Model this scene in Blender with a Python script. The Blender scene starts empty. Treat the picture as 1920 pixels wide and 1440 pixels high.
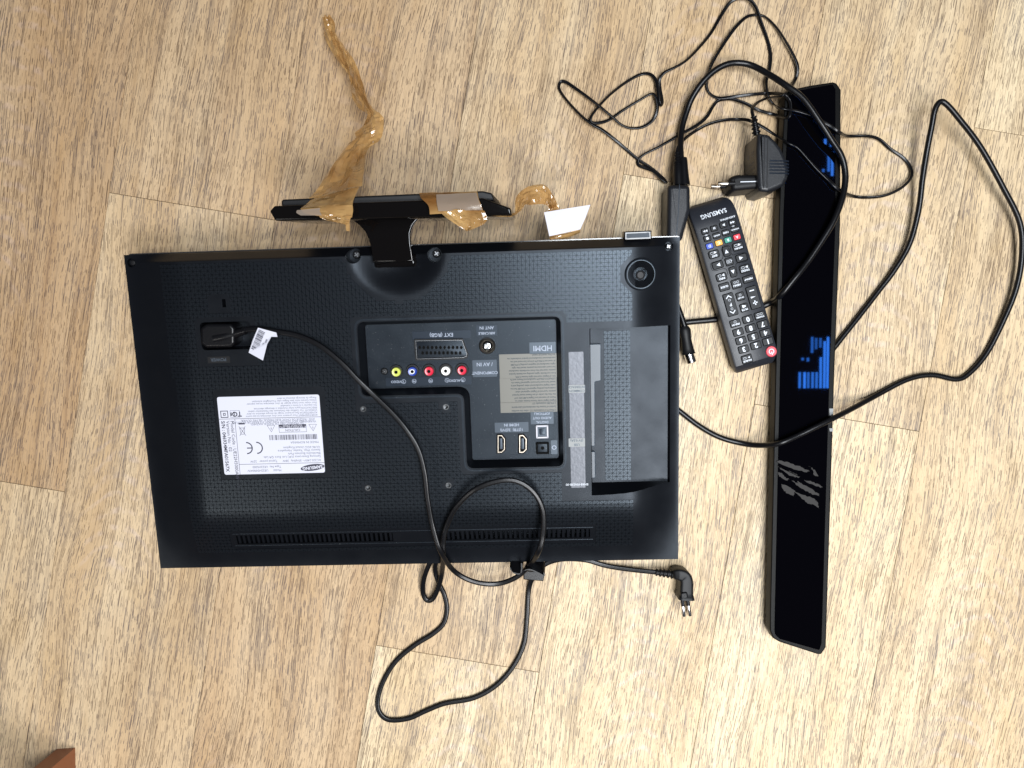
import bpy, math, random
import numpy as np
from mathutils import Matrix, Vector
random.seed(7); rng = np.random.default_rng(7)
S = bpy.context.scene; COL = S.collection
R = math.radians
# ---------------------------------------------------------------- camera, world, lamps, exposure
F = 1480.0; H = 0.794
RC = Matrix.Rotation(R(-1.685), 3, 'X') @ Matrix.Rotation(R(0.259), 3, 'Y')
cd = bpy.data.cameras.new('camera'); cam = bpy.data.objects.new('camera', cd); COL.objects.link(cam)
cd.sensor_width = 36; cd.lens = 36*F/1920; cd.clip_start = .01; cd.clip_end = 50
cam.matrix_world = Matrix.Translation((0, 0, H)) @ RC.to_4x4()
S.camera = cam
w = bpy.data.worlds.new('World'); S.world = w; w.use_nodes = True
w.node_tree.nodes['Background'].inputs[0].default_value = (.80, .88, 1, 1)
w.node_tree.nodes['Background'].inputs[1].default_value = .05
S.view_settings.view_transform = 'Standard'; S.view_settings.look = 'None'; S.view_settings.exposure = 0
def area(name, loc, tgt, sx, sy, power, col):
    l = bpy.data.lights.new(name, 'AREA'); l.shape = 'RECTANGLE'; l.size = sx; l.size_y = sy
    l.energy = power; l.color = col
    o = bpy.data.objects.new(name, l); COL.objects.link(o); o.location = loc
    o.rotation_euler = (Vector(tgt)-Vector(loc)).to_track_quat('-Z', 'Y').to_euler()
    return o
area('ceiling_lamp', (.52, -.95, 2.0), (0, 0, 0), .60, .65, 41, (.98, .985, 1)).rotation_euler = (0, 0, 0)
area('ceiling_lamp', (.40, -.10, 2.15), (0, 0, 0), .80, .70, 52, (.90, .95, 1)).rotation_euler = (0, 0, 0)
area('ceiling_lamp', (-1.4, -1.5, 2.2), (0, 0, 0), .5, .5, 8, (1, .96, .90))
# slatted lamp on the ceiling to the right: the black bar mirrors its bright strips
def slat_lamp(x0, x1, y0, y1, rad=16):
    rad *= 1.1+.9*abs(math.sin(x0*777))
    l = bpy.data.lights.new('slat_lamp', 'AREA'); l.shape = 'RECTANGLE'; l.size = x1-x0; l.size_y = y1-y0
    l.energy = rad*(x1-x0)*(y1-y0)*math.pi; l.color = (.85, .93, 1)
    o = bpy.data.objects.new('slat_lamp', l); COL.objects.link(o); o.location = ((x0+x1)/2, (y0+y1)/2, 2.3)
for u, v0, v1 in ((1499, 698, 728), (1508, 698, 728), (1515, 698, 728), (1523, 698, 728), (1530.5, 698, 728), (1538, 670, 728), (1545, 640, 728), (1551, 632, 728), (1521.5, 632, 662), (1529, 634, 655), (1537, 634, 652), (1504, 671, 676), (1514, 671, 678)):
    slat_lamp(1.098+(u-1500)*.00206-.0048, 1.098+(u-1500)*.00206+.0048, -.007-(v1-680)*.00206, -.007-(v0-680)*.00206, 16 if v1 > 690 else 8)
for u, v0, v1 in ((1553, 289, 322), (1559.5, 286, 330), (1557, 266, 276), (1546, 262, 272), (1543, 317, 323)):
    slat_lamp(1.192+(u-1550)*.00206-.005, 1.192+(u-1550)*.00206+.005, .769-(v1-300)*.00206, .769-(v0-300)*.00206, 13)
# ---------------------------------------------------------------- placing helpers
def ray(u, v):
    return RC @ Vector(((u-960)/F, (720-v)/F, -1))
def P(u, v, z=0.0):
    d = ray(u, v); t = (z-H)/d.z
    return Vector((d.x*t, d.y*t, z))
TV = Matrix.Translation((-.10249, -.04739, H-.74788)) @ (Matrix.Rotation(R(1.536), 4, 'Z') @ Matrix.Rotation(R(-1.7916), 4, 'Y') @ Matrix.Rotation(R(8.517), 4, 'X'))
TVI = TV.inverted()
def TP(u, v, z=0.0, M=None):
    I = TVI if M is None else M
    o = I @ Vector((0, 0, H)); d = I.to_3x3() @ ray(u, v); t = (z-o.z)/d.z
    return (o.x+d.x*t, o.y+d.y*t)
# ---------------------------------------------------------------- materials
def mat(name, base, rough=.5, metal=0, spec=.5, coat=0, nscale=0, nstr=.1, trans=0, tint=None, vary=0, dust=0):
    m = bpy.data.materials.new(name); m.use_nodes = True; nt = m.node_tree; b = nt.nodes['Principled BSDF']
    b.inputs['Base Color'].default_value = (*base, 1); b.inputs['Roughness'].default_value = rough
    b.inputs['Metallic'].default_value = metal; b.inputs['Specular IOR Level'].default_value = spec
    b.inputs['Coat Weight'].default_value = coat; b.inputs['Coat Roughness'].default_value = .05
    b.inputs['Transmission Weight'].default_value = trans
    if tint: b.inputs['Specular Tint'].default_value = (*tint, 1)
    tc = nt.nodes.new('ShaderNodeTexCoord')
    if nscale:
        n = nt.nodes.new('ShaderNodeTexNoise'); n.inputs['Scale'].default_value = nscale; n.inputs['Detail'].default_value = 3
        nt.links.new(tc.outputs['Object'], n.inputs['Vector'])
        bp = nt.nodes.new('ShaderNodeBump'); bp.inputs['Strength'].default_value = nstr; bp.inputs['Distance'].default_value = .0004
        nt.links.new(n.outputs['Fac'], bp.inputs['Height']); nt.links.new(bp.outputs[0], b.inputs['Normal'])
    if vary:
        n2 = nt.nodes.new('ShaderNodeTexNoise'); n2.inputs['Scale'].default_value = 45; n2.inputs['Detail'].default_value = 5
        nt.links.new(tc.outputs['Object'], n2.inputs['Vector'])
        mr = nt.nodes.new('ShaderNodeMapRange'); mr.inputs['From Min'].default_value = .3; mr.inputs['From Max'].default_value = .7
        mr.inputs['To Min'].default_value = max(0, rough-vary); mr.inputs['To Max'].default_value = rough+vary
        nt.links.new(n2.outputs['Fac'], mr.inputs['Value']); nt.links.new(mr.outputs[0], b.inputs['Roughness'])
    if dust:
        n3 = nt.nodes.new('ShaderNodeTexNoise'); n3.inputs['Scale'].default_value = 900; n3.inputs['Detail'].default_value = 1
        nt.links.new(tc.outputs['Object'], n3.inputs['Vector'])
        m3 = nt.nodes.new('ShaderNodeMapRange'); m3.inputs['From Min'].default_value = .74; m3.inputs['From Max'].default_value = .80
        nt.links.new(n3.outputs['Fac'], m3.inputs['Value'])
        mx = nt.nodes.new('ShaderNodeMix'); mx.data_type = 'RGBA'; mx.inputs[6].default_value = (*base, 1); mx.inputs[7].default_value = (dust, dust, dust, 1)
        nt.links.new(m3.outputs[0], mx.inputs[0]); nt.links.new(mx.outputs[2], b.inputs['Base Color'])
    return m
M_ = dict(
    relief=mat('relief_plastic', (.006, .007, .009), .30, spec=.35, tint=(.72, .86, 1)),
    cover=mat('cover_plastic', (.004, .0045, .006), .35, spec=.23, tint=(.78, .88, 1), nscale=2500, nstr=.10, vary=.04),
    panel=mat('panel_plastic', (.0055, .007, .010), .36, spec=.29, tint=(.72, .86, 1), nscale=1800, nstr=.2, vary=.06, dust=.15),
    plate=mat('label_plate_plastic', (.055, .066, .082), .30, spec=.42, tint=(.75, .88, 1)),
    plate_dark=mat('dark_plate_plastic', (.009, .012, .019), .32, spec=.4, tint=(.72, .86, 1)),
    silverstick=mat('silver_sticker', (.075, .082, .10), .36, metal=.2, nscale=300, nstr=.4),
    flap=mat('port_flap_plastic', (.04, .058, .078), .3, spec=.45),
    gloss=mat('gloss_black', (.003, .0025, .0025), .08, spec=.40),
    black=mat('matt_black', (.004, .004, .005), .5, spec=.3),
    deep=mat('cavity_black', (.003, .003, .003), .8, spec=.1),
    rubber=mat('cable_rubber', (.004, .004, .005), .30, spec=.3, nscale=500, nstr=.1),
    cord=mat('coax_rubber', (.004, .004, .005), .32, spec=.3, nscale=400, nstr=.1),
    charger=mat('charger_plastic', (.010, .011, .014), .38, spec=.42, nscale=1400, nstr=.35, vary=.05, dust=.2),
    remote=mat('remote_plastic', (.018, .020, .026), .38, spec=.38, nscale=1500, nstr=.1, vary=.05, dust=.2),
    key=mat('key_rubber', (.004, .005, .007), .45, spec=.3),
    white=mat('white_print', (.72, .76, .82), .5),
    greyprint=mat('grey_print', (.30, .34, .42), .5),
    paleprint=mat('pale_print', (.24, .25, .25), .5),
    label=mat('white_label', (.56, .56, .63), .35),
    ink=mat('label_ink', (.03, .03, .05), .5),
    ink2=mat('fine_print_ink', (.09, .10, .15), .5),
    chrome=mat('chrome', (.75, .75, .76), .16, metal=1),
    gold=mat('pin_metal', (.62, .55, .46), .28, metal=1),
    steel=mat('steel', (.45, .46, .48), .25, metal=1),
    edge=mat('clear_acrylic_edge', (.06, .06, .063), .12, spec=.6, trans=.3),
    red=mat('red_key', (.62, .02, .04), .35), blue=mat('blue_key', (.012, .055, .42), .35), green=mat('green_key', (.01, .22, .16), .35),
    yellow=mat('yellow_key', (.80, .38, .045), .35), lime=mat('green_jack', (.52, .56, .10), .35), wjack=mat('white_jack', (.8, .8, .78), .3),
    bjack=mat('blue_jack', (.02, .05, .30), .3), rjack=mat('red_jack', (.60, .02, .05), .3),
    glass=mat('bar_glass', (.0012, .0010, .0012), .02, spec=.35, tint=(.035, .24, 1)),
    barside=mat('bar_side_plastic', (.003, .003, .003), .42, spec=.12, nscale=1500, nstr=.2),
    residue=mat('glue_residue', (.036, .034, .033), .7, spec=.2, nscale=900, nstr=.3),
    paper=mat('paper', (.56, .55, .59), .7, spec=.2, nscale=60, nstr=.5),
    leg=mat('orange_wood', (.24, .075, .025), .35), printplate=mat('print_plate_plastic', (.15, .145, .125), .34, spec=.4), gun=mat('gunmetal', (.16, .165, .17), .3, metal=1),
    seam=mat('floor_base', (.10, .065, .04), .8, spec=.1),
)
def tape_mat():
    m = bpy.data.materials.new('brown_packing_tape'); m.use_nodes = True; nt = m.node_tree; b = nt.nodes['Principled BSDF']; out = nt.nodes['Material Output']
    b.inputs['Base Color'].default_value = (.47, .25, .085, 1); b.inputs['Roughness'].default_value = .10; b.inputs['Coat Weight'].default_value = 1.0
    b.inputs['Specular IOR Level'].default_value = .6
    tc = nt.nodes.new('ShaderNodeTexCoord'); n = nt.nodes.new('ShaderNodeTexNoise'); n.inputs['Scale'].default_value = 75; n.inputs['Detail'].default_value = 2; n.inputs['Distortion'].default_value = .6
    nt.links.new(tc.outputs['Object'], n.inputs['Vector'])
    bp = nt.nodes.new('ShaderNodeBump'); bp.inputs['Strength'].default_value = .6; bp.inputs['Distance'].default_value = .003
    nt.links.new(n.outputs['Fac'], bp.inputs['Height']); nt.links.new(bp.outputs[0], b.inputs['Normal'])
    cr = nt.nodes.new('ShaderNodeValToRGB'); cr.color_ramp.elements[0].color = (.22, .095, .025, 1); cr.color_ramp.elements[1].color = (.60, .37, .145, 1)
    cr.color_ramp.elements[0].position = .32; cr.color_ramp.elements[1].position = .66
    n2 = nt.nodes.new('ShaderNodeTexNoise'); n2.inputs['Scale'].default_value = 26; n2.inputs['Detail'].default_value = 3
    nt.links.new(tc.outputs['Object'], n2.inputs['Vector']); nt.links.new(n2.outputs['Fac'], cr.inputs[0]); nt.links.new(cr.outputs[0], b.inputs['Base Color'])
    t = nt.nodes.new('ShaderNodeBsdfTransparent'); t.inputs[0].default_value = (.80, .60, .36, 1)
    mx = nt.nodes.new('ShaderNodeMixShader'); mx.inputs[0].default_value = .68
    nt.links.new(t.outputs[0], mx.inputs[1]); nt.links.new(b.outputs[0], mx.inputs[2]); nt.links.new(mx.outputs[0], out.inputs[0])
    return m
M_['tape'] = tape_mat()
def film_mat():
    m = bpy.data.materials.new('clear_tape_film'); m.use_nodes = True; nt = m.node_tree; b = nt.nodes['Principled BSDF']; out = nt.nodes['Material Output']
    b.inputs['Base Color'].default_value = (.30, .24, .19, 1); b.inputs['Roughness'].default_value = .22; b.inputs['Specular IOR Level'].default_value = .7
    t = nt.nodes.new('ShaderNodeBsdfTransparent'); t.inputs[0].default_value = (.9, .85, .78, 1)
    mx = nt.nodes.new('ShaderNodeMixShader'); mx.inputs[0].default_value = .6
    nt.links.new(t.outputs[0], mx.inputs[1]); nt.links.new(b.outputs[0], mx.inputs[2]); nt.links.new(mx.outputs[0], out.inputs[0])
    return m
M_['film'] = film_mat()
def glow(name, col, s):
    m = bpy.data.materials.new(name); m.use_nodes = True; nt = m.node_tree; nt.nodes.clear()
    e = nt.nodes.new('ShaderNodeEmission'); e.inputs[0].default_value = (*col, 1); e.inputs[1].default_value = s
    o = nt.nodes.new('ShaderNodeOutputMaterial'); nt.links.new(e.outputs[0], o.inputs[0]); return m
def floor_mat():
    m = bpy.data.materials.new('oak_plank'); m.use_nodes = True; nt = m.node_tree; b = nt.nodes['Principled BSDF']
    N = nt.nodes.new; L = nt.links.new
    def math_(op, a, c, clamp=False):
        n = N('ShaderNodeMath'); n.operation = op; n.use_clamp = clamp
        for i, x in enumerate((a, c)):
            if hasattr(x, 'links'): L(x, n.inputs[i])
            else: n.inputs[i].default_value = x
        return n.outputs[0]
    def vec(x, y, z=0.0):
        n = N('ShaderNodeCombineXYZ')
        for i, q in enumerate((x, y, z)):
            if hasattr(q, 'links'): L(q, n.inputs[i])
            else: n.inputs[i].default_value = q
        return n.outputs[0]
    def noise(v, scale=1, detail=2, rough=.5, dist=0):
        n = N('ShaderNodeTexNoise'); n.inputs['Scale'].default_value = scale; n.inputs['Detail'].default_value = detail
        n.inputs['Roughness'].default_value = rough; n.inputs['Distortion'].default_value = dist; L(v, n.inputs['Vector']); return n.outputs['Fac']
    def rng_(x, a, c, d=0.0, e=1.0):
        n = N('ShaderNodeMapRange'); n.inputs['From Min'].default_value = a; n.inputs['From Max'].default_value = c
        n.inputs['To Min'].default_value = d; n.inputs['To Max'].default_value = e; L(x, n.inputs['Value']); return n.outputs[0]
    def mix(f, a, c, mode='MIX'):
        n = N('ShaderNodeMix'); n.data_type = 'RGBA'; n.blend_type = mode
        for i, q in ((0, f), (6, a), (7, c)):
            if hasattr(q, 'links'): L(q, n.inputs[i])
            elif i == 0: n.inputs[0].default_value = q
            else: n.inputs[i].default_value = (*q, 1)
        return n.outputs[2]
    tc = N('ShaderNodeTexCoord'); oi = N('ShaderNodeObjectInfo'); sp = N('ShaderNodeSeparateXYZ'); L(tc.outputs['Object'], sp.inputs[0])
    rnd = oi.outputs['Random']
    x0 = math_('ADD', sp.outputs[0], math_('MULTIPLY', rnd, 37.0)); y0 = math_('ADD', sp.outputs[1], math_('MULTIPLY', rnd, 53.0))
    wob = noise(vec(math_('MULTIPLY', x0, 5), math_('MULTIPLY', y0, 2.2)), 1, 2)
    x = math_('ADD', x0, math_('MULTIPLY', wob, .05))
    wob2 = noise(vec(math_('MULTIPLY', x0, 14), math_('MULTIPLY', y0, 7)), 1, 1)
    xf = math_('ADD', x, math_('MULTIPLY', wob2, .006))
    broad = noise(vec(math_('MULTIPLY', x, 16), math_('MULTIPLY', y0, 1.6)), 1, 4, .55)
    streak = noise(vec(math_('MULTIPLY', xf, 75), math_('MULTIPLY', y0, 3.5)), 1, 3, .6)
    blotch = noise(vec(math_('MULTIPLY', x0, 9), math_('MULTIPLY', y0, 6)), 1, 3, .6)
    at = N('ShaderNodeAttribute'); at.attribute_type = 'OBJECT'; at.attribute_name = 'tone'; tonev = at.outputs['Fac']
    tan, pale, brown = (.635, .475, .28), (.74, .60, .395), (.41, .265, .14)
    c = mix(rng_(broad, .36, .62), tan, pale)
    c = mix(math_('MULTIPLY', rng_(streak, .50, .72), math_('ADD', .12, math_('MULTIPLY', tonev, .40))), c, brown)
    c = mix(math_('MULTIPLY', rng_(blotch, .50, .75), .22), c, (.42, .30, .185))
    pass
    # yellowish patches
    yel = noise(vec(math_('MULTIPLY', x0, 30), math_('MULTIPLY', y0, 11), 3.3), 1, 3, .6)
    c = mix(math_('MULTIPLY', rng_(yel, .56, .72), .30), c, (.56, .385, .17))
    # cathedral arcs: pale lilac crescents in the heart of some planks
    hx = math_('SUBTRACT', sp.outputs[0], math_('MULTIPLY', math_('SUBTRACT', rnd, .5), .06))
    arc = math_('ADD', math_('MULTIPLY', y0, 1.0), math_('MULTIPLY', math_('MULTIPLY', hx, hx), 16.0))
    arc = math_('ADD', arc, math_('MULTIPLY', noise(vec(math_('MULTIPLY', x0, 18), math_('MULTIPLY', y0, 10), 7.), 1, 3), .05))
    rings = math_('SINE', math_('MULTIPLY', arc, 330.0), 0)
    ab = math_('ABSOLUTE', hx, 0)
    heart = math_('MULTIPLY', rng_(ab, .012, .055, 1, 0), rng_(noise(vec(math_('MULTIPLY', x0, 3), math_('MULTIPLY', y0, 3.6), 11.), 1, 1), .50, .60))
    brk = rng_(noise(vec(math_('MULTIPLY', x0, 90), math_('MULTIPLY', y0, 60), 5.), 1, 2), .40, .60)
    lil = math_('MULTIPLY', math_('MULTIPLY', rng_(rings, .2, .9), heart), math_('MULTIPLY', brk, .40))
    c = mix(lil, c, (.74, .63, .56))
    # pores: short dark dashes along the grain, two sizes
    por = noise(vec(math_('MULTIPLY', xf, 2000), math_('MULTIPLY', y0, 48)), 1, 1, .5)
    dens = noise(vec(math_('MULTIPLY', x, 40), math_('MULTIPLY', y0, 4), 9.), 1, 3, .6)
    th = rng_(dens, .30, .70, .06, -.05)
    pf = rng_(math_('SUBTRACT', por, th), .53, .615)
    por2 = noise(vec(math_('MULTIPLY', xf, 330), math_('MULTIPLY', y0, 7), 4.), 1, 1, .5)
    pf2 = rng_(math_('SUBTRACT', por2, th), .50, .70)
    pcol = mix(rng_(noise(vec(math_('MULTIPLY', x0, 20), math_('MULTIPLY', y0, 20), 2.), 1, 1), .4, .6), (.115, .072, .045), (.10, .080, .085))
    c = mix(math_('MULTIPLY', pf, .30), c, pcol)
    def dashes(per, along, thr, wdt, seed):
        cx = math_('MULTIPLY', xf, 1/per); col = math_('FLOOR', cx, 0)
        sh = noise(vec(math_('MULTIPLY', col, 3.71), math_('MULTIPLY', y0, 26), seed), 1, 0)
        fx = math_('ABSOLUTE', math_('ADD', math_('SUBTRACT', math_('FRACT', cx, 0), .5), math_('MULTIPLY', math_('SUBTRACT', sh, .5), .9)), 0)
        on = noise(vec(math_('MULTIPLY', col, 7.37), math_('MULTIPLY', y0, along), seed+3), 1, 1, .4)
        on = rng_(math_('SUBTRACT', on, th), thr, thr+.045)
        wn = noise(vec(math_('MULTIPLY', x0, 260), math_('MULTIPLY', y0, 400), seed), 1, 1)
        return math_('MULTIPLY', on, rng_(fx, math_('MULTIPLY', wn, wdt*1.6) if False else wdt*.6, wdt*1.4, 1, 0))
    c = mix(math_('MULTIPLY', dashes(.0021, 95, .525, .15, 1.7), .72), c, pcol)
    c = mix(math_('MULTIPLY', dashes(.0013, 130, .545, .18, 6.1), .48), c, pcol)
    c = mix(math_('MULTIPLY', dashes(.0034, 60, .55, .11, 9.4), .66), c, pcol)
    c = mix(math_('MULTIPLY', pf2, .38), c, pcol)
    # plank variety, plus light falloff painted in: left planks darker, right ones paler
    c = mix(at.outputs['Fac'], c, (.66, .54, .46), 'MULTIPLY')
    L(c, b.inputs['Base Color'])
    b.inputs['Roughness'].default_value = .46; b.inputs['Specular IOR Level'].default_value = .35
    bp = N('ShaderNodeBump'); bp.inputs['Strength'].default_value = .35; bp.inputs['Distance'].default_value = .0004
    L(math_('SUBTRACT', math_('MULTIPLY', streak, .4), pf), bp.inputs['Height']); L(bp.outputs[0], b.inputs['Normal'])
    return m
M_['oak'] = floor_mat()
# ---------------------------------------------------------------- mesh helpers
def obj(name, mesh, m=None, parent=None, smooth=35):
    if isinstance(mesh, tuple):
        me = bpy.data.meshes.new(name); me.from_pydata([tuple(q) for q in mesh[0]], [], mesh[1]); me.validate(); mesh = me
    if m: mesh.materials.clear(); mesh.materials.append(M_[m])
    if smooth:
        mesh.shade_smooth(); mesh.set_sharp_from_angle(angle=R(smooth))
    else: mesh.shade_flat()
    o = bpy.data.objects.new(name, mesh); COL.objects.link(o)
    if parent: o.parent = parent
    return o
def thing(name, label, cat, M=Matrix(), group=None):
    o = bpy.data.objects.new(name, None); COL.objects.link(o); o.matrix_world = M; o.empty_display_size = .02
    tag(o, label, cat, group); return o
def tag(o, label, cat, group=None):
    o['label'] = label; o['category'] = cat
    if group: o['group'] = group
    return o
class MB:
    def __init__(s): s.v = []; s.f = []
    def add(s, v, f, M=None):
        k = len(s.v); s.v += [tuple(M @ Vector(q)) if M else tuple(q) for q in v]; s.f += [tuple(i+k for i in g) for g in f]; return s
    def get(s): return (s.v, s.f)
def rect(x0, y0, x1, y1):
    x0, x1 = sorted((x0, x1)); y0, y1 = sorted((y0, y1)); return [(x0, y0), (x1, y0), (x1, y1), (x0, y1)]
def area2(p): return sum(p[i][0]*p[(i+1) % len(p)][1]-p[(i+1) % len(p)][0]*p[i][1] for i in range(len(p)))
def rnd(p, r, n=5):
    """round the corners of a polygon (counter-clockwise returned)"""
    if area2(p) < 0: p = p[::-1]
    out = []; N = len(p)
    rr = r if isinstance(r, (list, tuple)) else [r]*N
    for i in range(N):
        a, b, c = Vector(p[i-1]), Vector(p[i]), Vector(p[(i+1) % N]); r_ = rr[i]
        if r_ <= 0: out += [tuple(b)]*(1); continue
        d1 = (a-b).normalized(); d2 = (c-b).normalized(); ang = d1.angle(d2)
        t = min(r_/math.tan(ang/2), (a-b).length*.49, (c-b).length*.49)
        p0 = b+d1*t; p1 = b+d2*t
        for k in range(n+1):
            s = k/n; q = p0*(1-s)**2+b*2*s*(1-s)+p1*s*s; out.append((q.x, q.y))
    return out
def off(p, d):
    """shift a ccw polygon inward by d"""
    out = []; N = len(p)
    for i in range(N):
        a, b, c = Vector(p[i-1]), Vector(p[i]), Vector(p[(i+1) % N])
        e1 = (b-a); e2 = (c-b)
        if e1.length < 1e-9: e1 = e2
        if e2.length < 1e-9: e2 = e1
        e1.normalize(); e2.normalize()
        n = Vector((-(e1.y+e2.y), e1.x+e2.x)); l = n.length
        if l < 1e-6: out.append(tuple(b)); continue
        n /= l; k = max(.35, (n.x*-e1.y+n.y*e1.x)); q = b+n*(d/k); out.append((q.x, q.y))
    return out
def loft(loops, cap0=True, cap1=True):
    n = len(loops[0]); v = [q for l in loops for q in l]; f = []
    for k in range(len(loops)-1):
        for i in range(n):
            j = (i+1) % n; f.append((k*n+i, k*n+j, (k+1)*n+j, (k+1)*n+i))
    if cap0: f.append(tuple(range(n))[::-1])
    if cap1: f.append(tuple((len(loops)-1)*n+i for i in range(n)))
    return (v, f)
def prism(p, z0, z1, bev=0, bot=0):
    if area2(p) < 0: p = p[::-1]
    L = []
    if bot: L += [[(x, y, z0) for x, y in off(p, bot)], [(x, y, z0+bot) for x, y in p]]
    else: L += [[(x, y, z0) for x, y in p]]
    if bev:
        for k in range(4):
            a = math.pi/2*k/3; L.append([(x, y, z1-bev+bev*math.sin(a)) for x, y in off(p, bev*(1-math.cos(a)))])
        if bev > .0003: L.append([(x, y, z1) for x, y in off(p, bev*1.12)])
    else: L.append([(x, y, z1) for x, y in p])
    return loft(L)
def ringp(po, pi_, z0, z1):
    """flat ring between two loops of the same count"""
    n = len(po); v = [(x, y, z0) for x, y in po]+[(x, y, z1) for x, y in po]+[(x, y, z1) for x, y in pi_]+[(x, y, z0) for x, y in pi_]; f = []
    for k in range(3):
        for i in range(n):
            j = (i+1) % n; f.append((k*n+i, k*n+j, (k+1)*n+j, (k+1)*n+i))
    return (v, f)
def circ(cx, cy, r, n=28): return [(cx+r*math.cos(2*math.pi*i/n), cy+r*math.sin(2*math.pi*i/n)) for i in range(n)]
def lathe(cx, cy, prof, n=32, cap1=True):
    return loft([[(x, y, z) for x, y in circ(cx, cy, max(r, 1e-5), n)] for r, z in prof], True, cap1)
def ctr(pts, n=6, closed=False):
    """Catmull-Rom through points"""
    p = [Vector(q) for q in pts]; out = []
    for i in range(len(p)-1):
        a, b, c, d = p[max(i-1, 0)], p[i], p[i+1], p[min(i+2, len(p)-1)]
        for k in range(n):
            t = k/n
            out.append(.5*((2*b)+(c-a)*t+(2*a-5*b+4*c-d)*t*t+(3*b-a-3*c+d)*t**3))
    out.append(p[-1]); return out
def sweep(path, sec, up=Vector((0, 0, 1)), twist=None, scales=None):
    n = len(path); loops = []
    for i in range(n):
        t = (path[min(i+1, n-1)]-path[max(i-1, 0)])
        if t.length < 1e-9: t = Vector((1, 0, 0))
        t.normalize(); s = t.cross(up)
        if s.length < .05: s = t.cross(Vector((.3, 1, 0)))
        s.normalize(); w_ = s.cross(t).normalized()
        if twist:
            a = twist(i/(n-1)); s, w_ = s*math.cos(a)+w_*math.sin(a), w_*math.cos(a)-s*math.sin(a)
        k = scales(i/(n-1)) if scales else 1
        loops.append([path[i]+s*(x*k)+w_*(y*k) for x, y in sec])
    return loft(loops)
def round_sec(r, n=12): return [(r*math.cos(2*math.pi*i/n), r*math.sin(2*math.pi*i/n)) for i in range(n)]
def twin_sec(w_, h, n=7):
    """figure-of-eight section of a flat two-core cable"""
    r = h/2; c = w_/2-r; out = []
    for k in range(n+1):
        a = -math.pi*.60+math.pi*1.2*k/n; out.append((c+r*math.cos(a), r*math.sin(a)))
    for k in range(n+1):
        a = math.pi*.40+math.pi*1.2*k/n; out.append((-c+r*math.cos(a), r*math.sin(a)))
    return out
_tcache = {}
def text(mb, s, size, x, y, z, rot=math.pi, bold=0.0, align='CENTER', sx=1.0):
    """lettering as flat mesh, (x, y) the middle of the line"""
    key = (s, bold, align)
    if key not in _tcache:
        c = bpy.data.curves.new('t', 'FONT'); c.body = s; c.size = 1; c.align_x = align; c.align_y = 'CENTER'; c.offset = bold
        c.resolution_u = 2; c.fill_mode = 'FRONT'
        o = bpy.data.objects.new('t', c); COL.objects.link(o)
        bpy.context.view_layer.update()
        me = o.to_mesh(); _tcache[key] = ([tuple(q.co) for q in me.vertices], [tuple(q.vertices) for q in me.polygons])
        o.to_mesh_clear(); bpy.data.objects.remove(o); bpy.data.curves.remove(c)
    v, f = _tcache[key]; ca, sa = math.cos(rot), math.sin(rot)
    mb.add([(x+(a*size*sx*ca-b*size*sa), y+(a*size*sx*sa+b*size*ca), z) for a, b, _ in v], f)
def quad(mb, x0, y0, x1, y1, z): mb.add([(x0, y0, z), (x1, y0, z), (x1, y1, z), (x0, y1, z)], [(0, 1, 2, 3)] if (x1-x0)*(y1-y0) > 0 else [(3, 2, 1, 0)])
def line(mb, a, b, w_, z):
    a, b = Vector(a[:2]), Vector(b[:2]); d = (b-a).normalized(); n = Vector((-d.y, d.x))*w_/2
    mb.add([(*(a-n), z), (*(b-n), z), (*(b+n), z), (*(a+n), z)], [(0, 1, 2, 3)])
def bars(mb, x0, x1, y0, y1, z, n, seed, vertical=False):
    r = random.Random(seed); tot = x1-x0; x = 0.0; unit = 1/n
    k = 0
    while x < 1:
        wd = unit*r.choice([.5, .5, 1, 1.6]); 
        if k % 2 == 0: quad(mb, x0+tot*x, y0, x0+tot*min(1, x+wd), y1, z)
        x += wd; k += 1
# ---------------------------------------------------------------- FLOOR
A = R(9.4356); CA, SA = math.cos(A), math.sin(A)
S0 = -.54079*H; PW = .21201*H
def strip(x, y): return x*CA-y*SA, x*SA+y*CA
base = obj('floor', prism(rect(-2.4, -2.4, 2.4, 2.4), -.02, -.0030), 'seam', smooth=0); base['kind'] = 'structure'
PL = 1.22
pm = prism(rect(-PW/2+.00018, -PL/2+.00018, PW/2-.00018, PL/2-.00018), -.0030, 0, .0004)
pme = bpy.data.meshes.new('plank'); pme.from_pydata(pm[0], [], pm[1]); pme.materials.append(M_['oak'])
joint = {-1: (60, 912), 0: (355, 386), 2: (856, 1235), 3: (1265, 342), 4: (1640, 795), 5: (1876, 247)}
for k in range(-7, 13):
    if k in joint:
        q = P(*joint[k]); jy = strip(q.x, q.y)[1]
    else: jy = {1: -.62, 6: .1}.get(k, ((k*.37) % 1.0)*PL-.6)
    for s in (-2, -1, 0, 1, 2):
        cx = S0+(k+.5)*PW; cy = jy+(s+.5)*PL
        if abs(cy) > 2.2: continue
        o = bpy.data.objects.new('plank', pme); COL.objects.link(o); o.parent = base
        o.location = (cx*CA+cy*SA, -cx*SA+cy*CA, 0); o.rotation_euler = (0, 0, -A)
        tone = {(-1, -1): .45, (-1, 0): .85, (0, 0): .7, (0, -1): .5, (1, 0): .7, (1, -1): .35, (2, 0): .45, (2, -1): .1, (3, 0): .45, (3, -1): .05, (4, 0): .25, (4, -1): .0, (5, 0): .1, (5, -1): .2, (6, 0): .15}.get((k, s), .3)  # higher towards the left: light falloff painted into the plank colour
        o['tone'] = tone
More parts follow.
